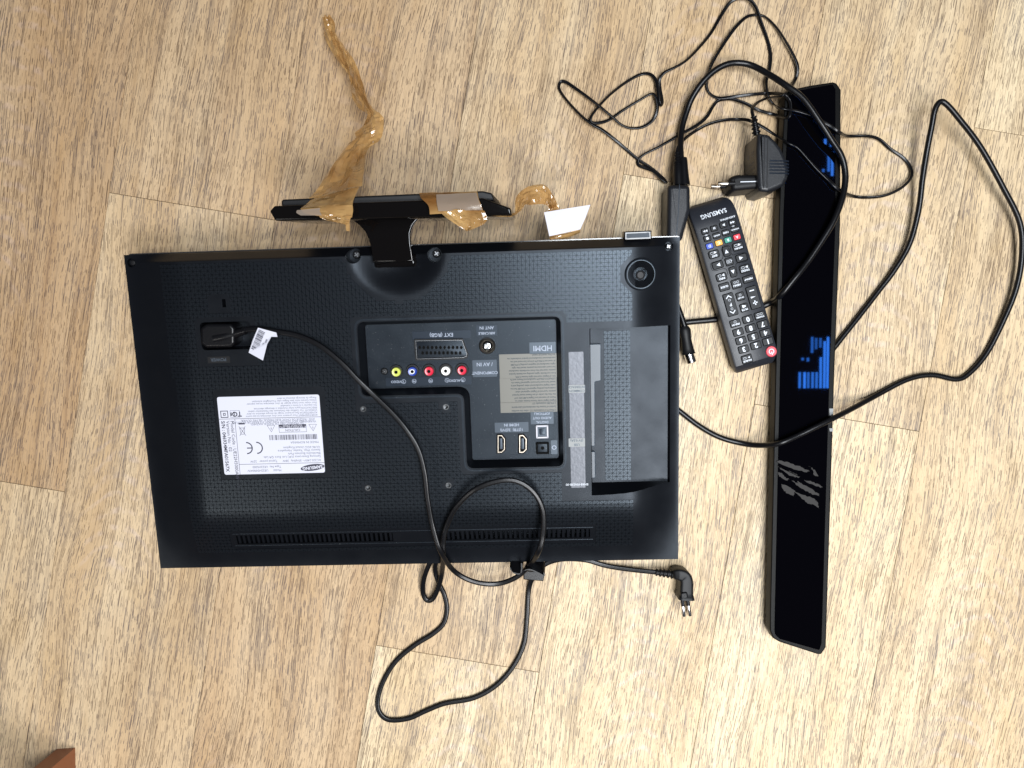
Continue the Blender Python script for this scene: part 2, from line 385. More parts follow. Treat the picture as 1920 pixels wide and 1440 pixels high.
# ---------------------------------------------------------------- TELEVISION
HP = .014
W2, H2 = .256, .154
def sstep(t): t = np.clip(t, 0, 1); return t*t*(3-2*t)
bx, by = TP(743, 470, HP)
def Hs(x, y):
    x = np.asarray(x, float); y = np.asarray(y, float)
    l = sstep((x+W2)/.062)**.8; r = sstep((W2-x)/.050)**.8; b = sstep((y+H2)/.066)**.8; t = np.clip((H2-y)/.0075, 0, 1)
    h = HP*l*r*b*t
    d = np.sqrt(((x-bx)/.0455)**2+((y-by)/.043)**2)
    h = h-np.where(y < H2-.006, .011, .0)*sstep((1-d)/.75)*(t > .99)
    return h
tv = thing('television', 'black flat television lying face down with its stand still attached', 'television', TV)
def grid_shell():
    xs = np.unique(np.concatenate([np.linspace(-W2, W2, 129), -W2+np.array([.0008, .002]), W2-np.array([.0008, .002]), bx+np.linspace(-.05, .05, 41)]))
    ys = np.unique(np.concatenate([np.linspace(-H2, H2, 79), H2-np.array([.0015, .003, .0045, .006, .0074, .0076]), by+np.linspace(-.046, .008, 23)]))
    ys = ys[ys <= H2]
    X, Y = np.meshgrid(xs, ys); Z = Hs(X, Y); ny, nx = X.shape
    v = np.stack([X, Y, Z], -1).reshape(-1, 3); idx = np.arange(nx*ny).reshape(ny, nx)
    f = np.stack([idx[:-1, :-1], idx[:-1, 1:], idx[1:, 1:], idx[1:, :-1]], -1).reshape(-1, 4).tolist()
    ring = list(idx[0, :])+list(idx[1:, -1])+list(idx[-1, -2::-1])+list(idx[-2:0:-1, 0])
    k = len(v); low = [(v[i][0], v[i][1], -.009) for i in ring]; v = v.tolist()+low; n = len(ring)
    for i in range(n):
        j = (i+1) % n; f.append((ring[i], k+i, k+j, ring[j]))
    f.append(tuple(k+i for i in range(n))[::-1])
    return v, f
def tprect(u0, v0, u1, v1, z=HP):
    a = TP(u0, v0, z); b = TP(u1, v1, z); return rect(a[0], a[1], b[0], b[1])
def q4(ps, z=HP):
    c = [TP(u, v, z) for u, v in ps]; xs = [a[0] for a in c]; ys = [a[1] for a in c]
    return (xs[0]+xs[3])/2, (ys[2]+ys[3])/2, (xs[1]+xs[2])/2, (ys[0]+ys[1])/2   # x0,y0,x1,y1 from TL,TR,BR,BL
PZ = -.001                                                     # floor of the connector recess
lx0, _, lx1, ly1 = q4([(669, 602), (1052, 594), (1057, 873), (677, 740)])
ly0 = TP(965, 877, HP)[1]; lxi = TP(872, 800, HP)[0]; lyi = TP(770, 741, HP)[1]
LP = [(lx0, lyi), (lxi, lyi), (lxi, ly0), (lx1, ly0), (lx1, ly1), (lx0, ly1)]
Lr = [.006, .006, .006, .006, .006, .006]
def Lshape(d):
    p = off(LP, d); return rnd(p, [max(.002, .007-d) if i != 1 else .007+d for i in range(6)], 5)
cut = MB()
cut.add(*loft([[(x, y, PZ) for x, y in Lshape(.0042)], [(x, y, HP+.004) for x, y in Lshape(-.0008)]]))
# module recess on the right
mx0 = TP(1107, 760, HP)[0]; mx1 = TP(1262, 760, .004)[0]; my1 = TP(1180, 614, HP)[1]
myb = TP(1108, 929, HP)[1]; mybr = TP(1258, 904, .005)[1]; MZ = -.004
fx0 = TP(1109, 760, MZ)[0]; fx1 = TP(1252, 760, MZ)[0]; fyb = TP(1180, 903, MZ)[1]; fy1 = my1-.0006
arcn = 8; top = []; bot = []
for k in range(arcn+1):
    s = k/arcn; top.append((mx0+(mx1-mx0)*s, myb+(mybr-myb)*(s**2.0))); bot.append((fx0+(fx1-fx0)*s, fyb))
top += [(mx1, my1), (mx0, my1)]; bot += [(fx1, fy1), (fx0, fy1)]
def ext(a, b, z0, z1, z2): return [(ax+(bx_-ax)*((z2-z0)/(z1-z0)), ay+(by_-ay)*((z2-z0)/(z1-z0)), z2) for (ax, ay), (bx_, by_) in zip(a, b)]
cut.add(*loft([[(x, y, MZ) for x, y in bot], ext(bot, top, MZ, HP, HP+.004)]))
# power inlet
pw = rnd(tprect(373, 604, 474, 655), .005); cut.add(*loft([[(x, y, -.003) for x, y in off(pw, .0012)], [(x, y, .02) for x, y in pw]]))
cut.add(*prism(tprect(416, 561, 424, 576), .004, .02))
holes = [TP(u, v, HP) for u, v in ((681, 767), (836, 763), (690, 915), (841, 910))]
for x, y in holes: cut.add(*prism(circ(x, y, .0026, 16), .004, .02))
sx1, sy1 = TP(1255, 462, .004); sx2, sy2 = TP(243, 493, .004)
for x, y in ((sx1, sy1), (sx2, sy2)): cut.add(*prism(circ(x, y, .0042, 18), -.005, .02))
jx, jy = TP(1201, 514, HP-.001)
cut.add(*prism(circ(jx, jy, .0058, 28), .002, .03))
for u, v in ((815, 478), (663, 480)):
    x, y = TP(u, v, .010); cut.add(*prism(circ(x, y, .0068, 22), -.004, .03))
def vz(y): return float(Hs(0, y))
va0 = TP(445, 1020, .007); va1 = TP(737, 1008, .007); vb0 = TP(838, 1002, .007); vb1 = TP(1106, 994, .007)
vy = (TP(600, 1013, .007)[1]+TP(970, 998, .007)[1])/2
for a, b in ((va0[0], va1[0]), (vb0[0]-.001, vb1[0])): cut.add(*prism(rect(a, vy-.0048, b, vy+.0048), -.006, .03))
sh = bpy.data.meshes.new('shell'); sv, sf = grid_shell(); sh.from_pydata(sv, [], sf); sho = bpy.data.objects.new('shell', sh); COL.objects.link(sho)
cm = bpy.data.meshes.new('cut'); cm.from_pydata(*[cut.v, [], cut.f]); co = bpy.data.objects.new('cut', cm); COL.objects.link(co)
md = sho.modifiers.new('b', 'BOOLEAN'); md.operation = 'DIFFERENCE'; md.solver = 'EXACT'; md.object = co
bpy.context.view_layer.update()
cover_me = bpy.data.meshes.new_from_object(sho.evaluated_get(bpy.context.evaluated_depsgraph_get())); cover_me.name = 'back_cover'
bpy.data.objects.remove(sho); bpy.data.objects.remove(co)
cover = obj('back_cover', cover_me, 'cover', tv, 32)
# front frame, screen and clear edge under the cover
obj('front_frame', prism(rnd(rect(-W2+.001, -H2+.001, W2+.0002, H2+.0005), .003), -.0145, -.0091, .0006), 'gloss', tv)
obj('screen', prism(rect(-W2+.014, -H2+.014, W2-.014, H2-.020), -.0150, -.01452), 'glass', tv, 0)
obj('clear_edge', ringp(rnd(rect(-W2-.0004, -H2+.0006, W2+.0016, H2+.0012), .003), rnd(rect(-W2+.002, -H2+.003, W2-.002, H2-.003), .002), -.0125, -.0092), 'edge', tv)
# relief of small raised triangles
def pads():
    s = .00352
    xl_top = TP(298, 490, .010)[0]; xl_bot = TP(362, 1000, .006)[0]; xr = TP(1190, 720, .012)[0]
    ytop = H2-.0085; ybot = TP(700, 1036, .005)[1]; ylt, ylb = TP(298, 490, .010)[1], TP(362, 1000, .006)[1]
    def rc(*a, m=0.0, z=HP):
        q = tprect(*a, z=z); return (q[0][0]-m, q[0][1]-m, q[2][0]+m, q[2][1]+m)
    ex = [rc(372, 600, 482, 683, m=.001), rc(388, 556, 426, 580), rc(405, 738, 613, 892, m=.0012),
          rc(1054, 613, 1300, 932, m=.0005), (va0[0]-.005, vy-.0085, vb1[0]+.004, vy+.0085)]
    l1 = (lx0-.0038, lyi-.0038, lx1+.0038, ly1+.0038); l2 = (lxi-.0038, ly0-.0038, lx1+.0038, ly1+.0038); ex += [l1, l2]
    V = []; Fc = []
    def ok(x, y):
        if y > ytop or y < ybot or x > xr: return False
        t = (ylt-y)/(ylt-ylb); 
        if x < xl_top+(xl_bot-xl_top)*max(0, t)**1.6: return False
        for a, b, c, d in ex:
            if a < x < c and b < y < d: return False
        if ((x-bx)/.0470)**2+((y-by)/.0445)**2 < 1: return False
        if (x-jx)**2+(y-jy)**2 < .0172**2: return False
        for hx, hy in holes:
            if (x-hx)**2+(y-hy)**2 < .0036**2: return False
        return True
    def tri(a, b, c, zf, chk=True):
        cx = (a[0]+b[0]+c[0])/3; cy = (a[1]+b[1]+c[1])/3
        if chk and not (ok(*a) and ok(*b) and ok(*c)): return
        k = len(V)
        for r_, dz in ((.955, -.0001), (.84, .0007)):
            for p in (a, b, c):
                x = cx+(p[0]-cx)*r_; y = cy+(p[1]-cy)*r_; V.append((x, y, zf(x, y)+dz))
        Fc.extend([(k+3, k+4, k+5), (k, k+1, k+4, k+3), (k+1, k+2, k+5, k+4), (k+2, k, k+3, k+5)])
    def field(x0, x1, y0, y1, zf, chk):
        for i in range(int(x0/s)-1, int(x1/s)+1):
            for j in range(int(y0/s)-1, int(y1/s)+1):
                a, b, c, d = (i*s, j*s), ((i+1)*s, j*s), ((i+1)*s, (j+1)*s), (i*s, (j+1)*s)
                if not chk and not (x0 <= a[0] and c[0] <= x1 and y0 <= a[1] and c[1] <= y1): continue
                if (i+j) % 2 == 0: tri(a, b, c, zf, chk); tri(a, c, d, zf, chk)
                else: tri(a, b, d, zf, chk); tri(b, c, d, zf, chk)
    def hf(x, y):
        l = min(1, max(0, (x+W2)/.062)); r = min(1, max(0, (W2-x)/.05)); b = min(1, max(0, (y+H2)/.066)); g = lambda t: t*t*(3-2*t)
        return HP*g(l)**.8*g(r)**.8*g(b)**.8
    field(-W2, W2, -H2, H2, hf, True)
    x0 = TP(1128, 760, MZ)[0]; x1 = TP(1184, 760, MZ)[0]
    field(x0, x1, fyb+.001, fy1-.001, lambda x, y: MZ, False)
    return (V, Fc)
obj('relief_pattern', pads(), 'relief', tv, 0)['kind'] = 'stuff'
def multi(name, parts, parent=None, smooth=35):
    v = []; f = []; mi = []; ms = []
    for (pv, pf), m in parts:
        k = len(v); v += [tuple(q) for q in pv]; f += [tuple(i+k for i in g) for g in pf]
        if m not in ms: ms.append(m)
        mi += [ms.index(m)]*len(pf)
    me = bpy.data.meshes.new(name); me.from_pydata(v, [], f)
    for m in ms: me.materials.append(M_[m])
    me.polygons.foreach_set('material_index', mi)
    if smooth: me.shade_smooth(); me.set_sharp_from_angle(angle=R(smooth))
    o = bpy.data.objects.new(name, me); COL.objects.link(o)
    if parent: o.parent = parent
    return o
# lip round the connector recess
obj('recess_rim', ringp(Lshape(-.0026), Lshape(-.0009), HP-.0006, HP+.0005), 'panel', tv)
cp = obj('connector_panel', prism(Lshape(.0046), PZ-.0004, PZ+.0006), 'panel', tv)
CZ = PZ+.0006
def zc(x, y, z=CZ): return TP(660+x/4.8, 580+y/4.8, z)
def zr(x0, y0, x1, y1, z=CZ):
    a = zc(x0, y0, z); b = zc(x1, y1, z); return rect(a[0], a[1], b[0], b[1])
def frame(x0, y0, x1, y1, r=.0012, w_=.00035):
    p = rnd(zr(x0, y0, x1, y1), r, 3); return ringp(p, off(p, w_), CZ-.0001, CZ+.00025)
def labelplate(name, x0, y0, x1, y1, lines, mt='plate_dark', tm='greyprint', r=.0008, size=None):
    a = zc(x0, y0); b = zc(x1, y1); p = rnd(rect(a[0], a[1], b[0], b[1]), r, 3)
    mb = MB(); hh = abs(a[1]-b[1]); ww = abs(b[0]-a[0]); n = len(lines)
    for i, s in enumerate(lines):
        sz = size or min(hh/n*.78, ww/(len(s)*.60+.5))
        # natural top line lies lowest in the photograph: the set is upside down
        text(mb, s, sz, (a[0]+b[0])/2, b[1]+hh*(i+.5)/n, CZ+.00036, bold=.012)
    o = multi(name, [(prism(p, CZ-.0001, CZ+.0003, .00008), mt), (mb.get(), tm)], cp, 0)
    return o
# scart socket
so0 = [zc(562, 268), zc(1000, 262), zc(1050, 400), zc(1040, 432), zc(1005, 445), zc(575, 458)][::-1]
def so_(d): return rnd(off(so0, d), max(.0002, .0013-d), 4)
so = so_(0)
s1 = so_(.0008); s2 = so_(.0016)
pins = MB(); pinh = MB()
for row, (y, n, xa, xb) in enumerate(((342, 11, 610, 985), (391, 10, 637, 975))):
    for i in range(n):
        x = xa+(xb-xa)*i/(n-1); a, b = zc(x-9, y-14, CZ), zc(x+9, y+14, CZ); pins.add(*prism(rect(a[0], a[1], b[0], b[1]), CZ, CZ+.0011))
        a, b = zc(x-13, y-3, CZ), zc(x+13, y+5, CZ); pinh.add(*prism(rect(a[0], a[1], b[0], b[1]), CZ, CZ+.00125))
ins = so_(.0020)
multi('scart_socket', [(ringp(so, s1, CZ, CZ+.0030), 'black'), (ringp(so_(.0012), s2, CZ, CZ+.0022), 'steel'), (prism(ins, CZ, CZ+.0008, .0001), 'panel'), (prism(so_(.0005), CZ, CZ+.0003), 'deep'), (pins.get(), 'deep'), (pinh.get(), 'deep'), (frame(540, 258, 1072, 470), 'panel')], cp)
labelplate('port_label', 540, 200, 1070, 258, ['EXT (RGB)'], size=.0048)
labelplate('port_label', 1116, 143, 1308, 236, ['AIR/CABLE', 'ANT IN'])
ax, ay = zc(1218, 328)
multi('antenna_socket', [(lathe(ax, ay, [(.0078, CZ), (.0078, CZ+.0012), (.0066, CZ+.0030), (.0060, CZ+.0034), (.0054, CZ+.0030), (.0050, CZ+.0002)]), 'gold'), (lathe(ax, ay, [(.0050, CZ), (.0046, CZ+.0022), (.0036, CZ+.0022), (.0034, CZ+.0005)]), 'deep'), (lathe(ax, ay, [(.0030, CZ), (.0030, CZ+.0028), (.0022, CZ+.0030), (.0020, CZ+.0006)]), 'steel'), (lathe(ax, ay, [(.0009, CZ), (.0008, CZ+.0026)], 12), 'gold'), (frame(1122, 240, 1318, 428), 'panel')], cp)
obj('port_frame', frame(298, 480, 1078, 672), 'panel', cp)
for nm, x, y, c in (('green', 403, 555, 'lime'), ('blue', 548, 550, 'bjack'), ('red', 697, 548, 'rjack'), ('white', 847, 545, 'wjack'), ('red', 992, 540, 'rjack')):
    px_, py_ = zc(x, y)
    o = multi('phono_socket', [(lathe(px_, py_, [(.0061, CZ), (.0061, CZ+.0018), (.0058, CZ+.0022), (.0050, CZ+.0022), (.0049, CZ+.0006)]), 'black'),
        (lathe(px_, py_-.0004, [(.0043, CZ), (.0042, CZ+.0040), (.0038, CZ+.0045), (.0024, CZ+.0042), (.0018, CZ+.0030)]), c),
        (lathe(px_, py_-.0004, [(.0024, CZ+.0042), (.0023, CZ+.0048), (.0017, CZ+.0048), (.0016, CZ+.0030)], 20), 'wjack' if c == 'bjack' else ('lime' if c == 'lime' else c)), (lathe(px_, py_-.0004, [(.0015, CZ), (.0015, CZ+.0046)], 16), 'deep')], cp)
    o['label'] = nm+' phono socket'
mb = MB()
for s, x, y, sz in (('R-AUDIO-L', 925, 640, .0034), ('PR', 708, 643, .0026), ('PB', 560, 646, .0026), ('Y/VIDEO', 412, 650, .0034)):
    q = zc(x, y); text(mb, s, sz, q[0], q[1], CZ+.00036, bold=.01)
for x, y in ((1000, 634), (856, 638), (708, 643), (560, 646), (466, 650)):
    q = zc(x, y); mb.add(*[(lambda g: ([(a, b, c) for a, b, c in g[0]], g[1]))(ringp(circ(*q, .0021, 16), circ(*q, .0018, 16), CZ+.0003, CZ+.00036))][0])
multi('port_label', [(prism(rnd(zr(303, 618, 1076, 674), .0008, 3), CZ-.0001, CZ+.0003, .00008), 'plate_dark'), (mb.get(), 'greyprint')], cp, 0)
labelplate('port_label', 1082, 458, 1307, 605, ['COMPONENT', '/ AV IN'], 'plate')
def screw(x, y, z, r, parent, name='screw', head='black', top='chrome'):
    mb = MB(); a = .6
    for k in range(2):
        c_, s_ = math.cos(a+k*math.pi/2), math.sin(a+k*math.pi/2)
        p = [(x+c_*r*.6-s_*r*.13, y+s_*r*.6+c_*r*.13), (x-c_*r*.6-s_*r*.13, y-s_*r*.6+c_*r*.13), (x-c_*r*.6+s_*r*.13, y-s_*r*.6-c_*r*.13), (x+c_*r*.6+s_*r*.13, y+s_*r*.6-c_*r*.13)]
        mb.add(*prism(p, z+r*.3, z+r*.62+k*.00002))
    return multi(name, [(lathe(x, y, [(r, z), (r, z+r*.25), (r*.8, z+r*.5), (r*.3, z+r*.6), (0, z+r*.61)], 20), head), (mb.get(), top)], parent)
q = zc(293, 557); screw(*q, CZ, .0034, cp)
labelplate('logo_plate', 1595, 298, 1836, 398, ['HDMI'], 'plate', 'greyprint', size=.0072)
def fine(name, x0, y0, x1, y1, n, seed, lead=None):
    """plate of moulded small print"""
    r = random.Random(seed); mb = MB(); a = zc(x0, y0); b = zc(x1, y1); hh = abs(a[1]-b[1]); ww = b[0]-a[0]
    words = 'manufactured under license from U.S. Patent Nos 5,956,674 5,974,380 6,487,535 and other patents issued pending worldwide registered trademarks of the Symbol are together all rights reserved Laboratories Digital Surround'.split()
    for i in range(n):
        s = ''; m_ = 46 if i < n-1 else r.choice([46, 24])
        while len(s) < m_: s += r.choice(words)+' '
        text(mb, s[:m_], hh/n*.80, b[0]-ww*.02, b[1]+hh*(i+.5)/n, CZ+.00036, bold=.014, align='LEFT', sx=ww*.96/(46*.52*hh/n*.80))
    p = rnd(rect(a[0], a[1], b[0], b[1]), .0004, 2)
    multi(name, [(prism(p, CZ-.0001, CZ+.0003, .00008), 'printplate'), (mb.get(), 'plate_dark')], cp, 0)
fine('print_plate', 1323, 406, 1845, 612, 8, 1); fine('print_plate', 1328, 622, 1846, 830, 8, 2); fine('print_plate', 1335, 838, 1848, 920, 3, 3)
labelplate('port_label', 1606, 922, 1816, 1030, ['DIGITAL', 'AUDIO OUT', '(OPTICAL)'], 'plate')
o_ = zr(1655, 1042, 1768, 1155)
oc = ((o_[0][0]+o_[2][0])/2, (o_[0][1]+o_[2][1])/2)
multi('optical_port', [(ringp(rnd(o_, .0006, 2), off(rnd(o_, .0006, 2), .0014), CZ, CZ+.0018), 'paper'), (prism(off(o_, .0012), CZ, CZ+.0005), 'plate'), (prism(rnd(rect(oc[0]-.0026, oc[1]-.003, oc[0]+.0028, oc[1]+.003), .001, 3), CZ, CZ+.0012, .0003), 'plate_dark'), (frame(1612, 1036, 1818, 1172), 'panel')], cp)
o_ = zr(1655, 1195, 1775, 1298); oc = ((o_[0][0]+o_[2][0])/2, (o_[0][1]+o_[2][1])/2)
multi('service_port', [(ringp(rnd(o_, .0008, 2), off(rnd(o_, .0008, 2), .0016), CZ, CZ+.0016), 'deep'), (prism(off(o_, .0018), CZ, CZ+.0009, .0002), 'panel'), (lathe(*oc, [(.0017, CZ), (.0017, CZ+.0012), (.0014, CZ+.0012)], 20), 'deep'), (frame(1635, 1180, 1852, 1310), 'panel')], cp)
labelplate('icon_plate', 1788, 1178, 1850, 1303, ['O'], 'plate', size=.006)
labelplate('port_label', 1283, 1020, 1590, 1102, ['1(STB)  2(DVI)', 'HDMI IN'], 'plate')
for x0, x1 in ((1303, 1385), (1497, 1580)):
    p = [zc(x0, 1122), zc(x0+50, 1120), zc(x1, 1160), zc(x1, 1262), zc(x0+50, 1294), zc(x0, 1296)]
    p = p[::-1]; hp_ = lambda d: rnd(off(p, d), .0002, 2)
    p1 = hp_(0); p2 = hp_(.0010); p3 = hp_(.0017)
    tx = (zc(x0+26, 1160), zc(x0+52, 1255))
    multi('hdmi_port', [(ringp(p1, p2, CZ, CZ+.0014), 'deep'), (ringp(p2, p3, CZ, CZ+.0017), 'gold'), (prism(hp_(.0012), CZ, CZ+.0003), 'deep'), (prism(rect(*tx[0], *tx[1]), CZ, CZ+.0010, .0001), 'plate')], cp)
obj('port_frame', frame(1284, 1104, 1592, 1308), 'panel', cp)
# smooth band and sticker left of the module
def tplate(name, u0, v0, u1, v1, z, t, mt, r=.0008, parent=tv, bev=.0001, extra=()):
    p = rnd(tprect(u0, v0, u1, v1, z=z), r, 3); return multi(name, [(prism(p, z-.0002, z+t, bev), mt), *extra], parent, 0)
a = TP(1066, 660, HP); b = TP(1098, 914, HP); mb = MB(); text(mb, 'BN68-03623B-00', .0030, TP(1082, 907, HP)[0], TP(1082, 908, HP)[1], HP+.00042)
obj('side_sticker', prism(rnd(rect(*a, *b), .0008, 3), HP-.0001, HP+.0002), 'silverstick', tv, 0)
tv_sub = tv.children[-1] if len(tv.children) else tv
obj('lettering', mb.get(), 'white', [c for c in tv.children if c.name.startswith('side_sticker')][0], 0)
for v0, v1, ls in ((722, 736, ['COMMON', 'INTERFACE']), (822, 837, ['USB', '(5V 0.5A)'])):
    a = TP(1066, v0, HP); b = TP(1097, v1, HP); mb = MB(); hh = a[1]-b[1]
    for i, s in enumerate(ls): text(mb, s, .0031, (a[0]+b[0])/2, b[1]+hh*(i+.5)/2, HP+.0006, bold=.02)
    multi('port_label', [(prism(rnd(rect(*a, *b), .0006, 2), HP+.0001, HP+.0004), 'paleprint'), (mb.get(), 'plate')], tv, 0)
# flaps in the module recess
fz = MZ+.0008
def z5(x, y, z=fz): return TP(900+x/4.235, 600+y/4.235, z)
fl = [z5(868, 190), z5(960, 187), z5(960, 480), z5(912, 488), z5(912, 998), z5(880, 1000)]
fl = [(min(x, fx0+.0006) if i in (0, 5) else x, y) for i, (x, y) in enumerate(fl)]
obj('port_flap', prism(rnd(fl, .0010, 3), MZ-.0001, MZ+.0030, .0007), 'flap', tv)
fl = [z5(878, 1040), z5(914, 1040), z5(916, 1250), z5(884, 1254)]
obj('port_flap', prism(rnd(fl, .0014, 3), MZ-.0001, MZ+.0030, .0007), 'flap', tv)
# joystick button
multi('joystick_button', [(lathe(jx, jy, [(.0145, HP-.003), (.0145, HP+.0003), (.0132, HP+.0012), (.0122, HP+.0012), (.0119, HP-.002)], 40, False), 'relief'),
    *[(lathe(jx, jy, [(r_, HP-.001), (r_, HP+.0006), (r_-.0003, HP+.0008), (r_-.0006, HP+.0006), (r_-.00065, HP-.001)], 36, False), 'relief') for r_ in (.0112, .0102, .0092, .0082, .0072)],
    (lathe(jx, jy, [(.0119, HP-.0014), (.0119, HP-.0008), (.0060, HP-.0008), (.0057, .004)], 32, False), 'deep'),
    (lathe(jx-.0001, jy-.0008, [(.0040, .004), (.0041, HP-.001), (.0038, HP-.0002), (.0032, HP), (.0028, HP-.0004), (0, HP-.0006)]), 'black')], tv)
screw(sx1, sy1, -.0010, .0028, tv, top='gun'); screw(sx2, sy2, -.003, .0026, tv, top='black')
for u, v in ((815, 478), (663, 480)):
    x, y = TP(u, v, .010); screw(x+.0005, y+.001, -.0015, .0036, tv, top='steel')
for x, y in holes:
    multi('threaded_insert', [(lathe(x, y, [(.0027, HP-.004), (.0027, HP+.0003), (.0021, HP+.0003), (.0018, HP-.004)], 20), 'gun'), (lathe(x, y, [(.0018, .0045), (.0018, .0052)], 16), 'deep')], tv)
# receiver tab at the edge, and the dark slot bits
p = [TP(1170, 434, .004), TP(1221, 432, .004), TP(1222, 449, .004), TP(1170, 451, .004)]
multi('receiver_tab', [(prism(rnd(p, .0008, 3), -.012, .0055, .0010), 'gloss'), (prism(rnd(off(p[::-1], .0020), .0005, 2), .0054, .0059), 'cover')], tv)
# power inlet surround and label
a = TP(377, 657, HP); 
mb = MB(); q = TP(410, 674, HP); text(mb, 'POWER', .0042, q[0], q[1], HP+.00036, bold=.02)
multi('inlet_label', [(prism(rnd(tprect(389, 669, 432, 680), .0005, 2), HP-.0001, HP+.0003), 'black'), (mb.get(), 'plate')], tv, 0)
multi('lock_slot', [(prism(rnd(tprect(390, 559, 415, 578), .0006, 2), HP-.0003, HP-.00001+.0001), 'cover'), (prism(tprect(416, 561, 424, 576), .0041, .0045), 'deep')], tv, 0)
# ventilation slats: each one a bar across its trough
def vent(x0, x1, n):
    d = (x1-x0)/n
    for i in range(n):
        xa = x0+d*(i+.5); p = rect(xa-.0012, vy-.0047, xa+.0012, vy+.0047); L_ = []
        for z_ in (-.004, 0):
            L_.append([(x, y, (z_ if z_ else float(Hs(xa, y))-.0012)) for x, y in p])
        obj('vent_slat', loft(L_), 'cover', tv, 0)
vent(va0[0], va1[0], 33); vent(vb0[0]-.001, vb1[0], 30)
e = []; vl = va0[0]-.003; vr = vb1[0]+.003
for ys in (vy+.0068, vy-.0068):
    n_ = 60; lo = []
    for i in range(n_+1):
        x = vl+(vr-vl)*i/n_; z = float(Hs(x, ys)); lo.append([(x, ys-.0003, z-.0004), (x, ys+.0003, z-.0004), (x, ys+.0003, z+.0003), (x, ys-.0003, z+.0003)])
    obj('vent_rib', loft(lo), 'panel', tv)
# rating label
ra = TP(407, 745, HP); rb = TP(597, 739, HP); rcn = TP(611, 885, HP); rd = TP(421, 891, HP)
X0 = (ra[0]+rd[0])/2; X1 = (rb[0]+rcn[0])/2; Y1 = (ra[1]+rb[1])/2; Y0 = (rcn[1]+rd[1])/2
rl = obj('rating_label', prism(rnd(rect(X0, Y0, X1, Y1), .0022, 4), HP-.0001, HP+.0002), 'label', tv, 0)
LW, LH = X1-X0, Y1-Y0; LZ = HP+.0003
def lab(a, b): return X1-a*LW, Y0+b*LH          # a, b: across and down the label as it is read
ink = MB(); pr = MB()
def lt(mb_, s, sz, a, b, al='LEFT', bold=0.0, rot=math.pi): x, y = lab(a, b); text(mb_, s, sz*LH, x, y, LZ, rot=rot, align=al, bold=bold)
def lb(mb_, a0, b0, a1, b1): p, q_ = lab(a0, b0), lab(a1, b1); quad(mb_, min(p[0], q_[0]), min(p[1], q_[1]), max(p[0], q_[0]), max(p[1], q_[1]), LZ)
lb(ink, 0, .128, .845, .133); lb(ink, 0, .716, 1, .721); lb(ink, .842, 0, .846, .718)
p = lab(.12, .07); ink.add([(p[0]+.0115*math.cos(t)*1.0+.0*t, p[1]+.0032*math.sin(t)+.0115*math.cos(t)*.10, LZ) for t in [2*math.pi*i/28 for i in range(28)]], [tuple(range(28))])
wt = MB(); text(wt, 'SAMSUNG', .0042, p[0], p[1], LZ+.0001, rot=math.pi+.1, bold=.03)
for s, a, b in (('Model', .43, .045), ('UE22H5000AW', .56, .045), ('Type No.', .43, .092), ('UE22H5000', .56, .092), ('AC220-240V~ 50/60Hz  38W', .03, .165), ('Typical power   22W', .46, .165), ('Samsung Electronics (UK) Ltd. Euro QA Lab.', .03, .215), ('Blackbushe Business Park', .03, .255), ('Saxony Way, Yateley, Hampshire', .03, .295), ('GU46 6GG United Kingdom', .03, .335), ('MADE IN ROMANIA', .04, .40), ('WARNING', .05, .665)): lt(pr, s, .040, a, b)
bars(ink, *sorted((lab(.52, 0)[0], lab(.05, 0)[0])), lab(0, .435)[1], lab(0, .50)[1], LZ, 95, 5)
wt2 = MB()
lb(ink, .15, .53, .42, .534); lb(ink, .15, .53, .153, .63); lb(ink, .417, .53, .42, .63); lb(ink, .15, .585, .42, .63)
lt(ink, 'CAUTION', .042, .285, .558, 'CENTER'); x_, y_ = lab(.285, .598); text(wt2, 'RISK OF ELECTRIC SHOCK', .0028, x_, y_, LZ+.0001); x_, y_ = lab(.285, .618); text(wt2, 'DO NOT OPEN', .0026, x_, y_, LZ+.0001)
for a in (.085, .495):
    t = [lab(a, .54), lab(a-.038, .625), lab(a+.038, .625)]
    for i in range(3): line(ink, t[i], t[(i+1) % 3], .0003, LZ)
    lt(ink, '!', .05, a, .59, 'CENTER', .02)
for i, s in enumerate(('TO PREVENT FIRE OR SHOCK HAZARD', 'DO NOT EXPOSE THIS UNIT TO RAIN OR MOISTURE', 'AVIS : RISQUE DE CHOC ELECTRIQUE. NE PAS OUVRIR.')): lt(pr, s, .038, .17 if i < 2 else .06, .645+i*.024)
for i in range(8):
    s = ['AVERTISSEMENT Pour prevenir tout choc electrique ne pas ouvrir', 'ADVERTENCIA Para prevenir riesgo de choque electrico no abrir', 'VORSICHT Vor Oeffnen des Gehaeuses den Netzstecker ziehen', 'PRECAUCION para evitar incendios o descargas electricas', 'No exponer a la lluvia o humedad', 'Pour eviter tout risque danger de choc electrique ne pas exposer', 'Dieses Geraet nicht dem Regen oder Feuchtigkeit aussetzen', 'Riesgo de descarga electrica no abrir'][i]
    lt(pr, s, .033, .03, .745+i*.031)
for a, e_ in ((.655, 0), (.755, 1)):
    cx, cy = lab(a, .34); r_ = .0054; pts = [(cx+r_*math.cos(t), cy+r_*math.sin(t)) for t in [R(-90+i*15) for i in range(13)]]
    for i in range(12): line(ink, pts[i], pts[i+1], .0011, LZ)
    if e_: line(ink, (cx+.0004, cy), (cx+r_, cy), .0010, LZ)
cx, cy = lab(.78, .56)
for (a, b), (c_, d) in (((-.0030, .0045), (.0030, -.0045)), ((.0030, .0045), (-.0030, -.0045)), ((-.0024, .003), (.0024, .003)), ((-.0016, -.003), (.0016, -.003)), ((-.0024, .003), (-.0016, -.003)), ((.0024, .003), (.0016, -.003))): line(ink, (cx+a, cy+b), (cx+c_, cy+d), .00035, LZ)
lb(ink, .75, .645, .812, .664)
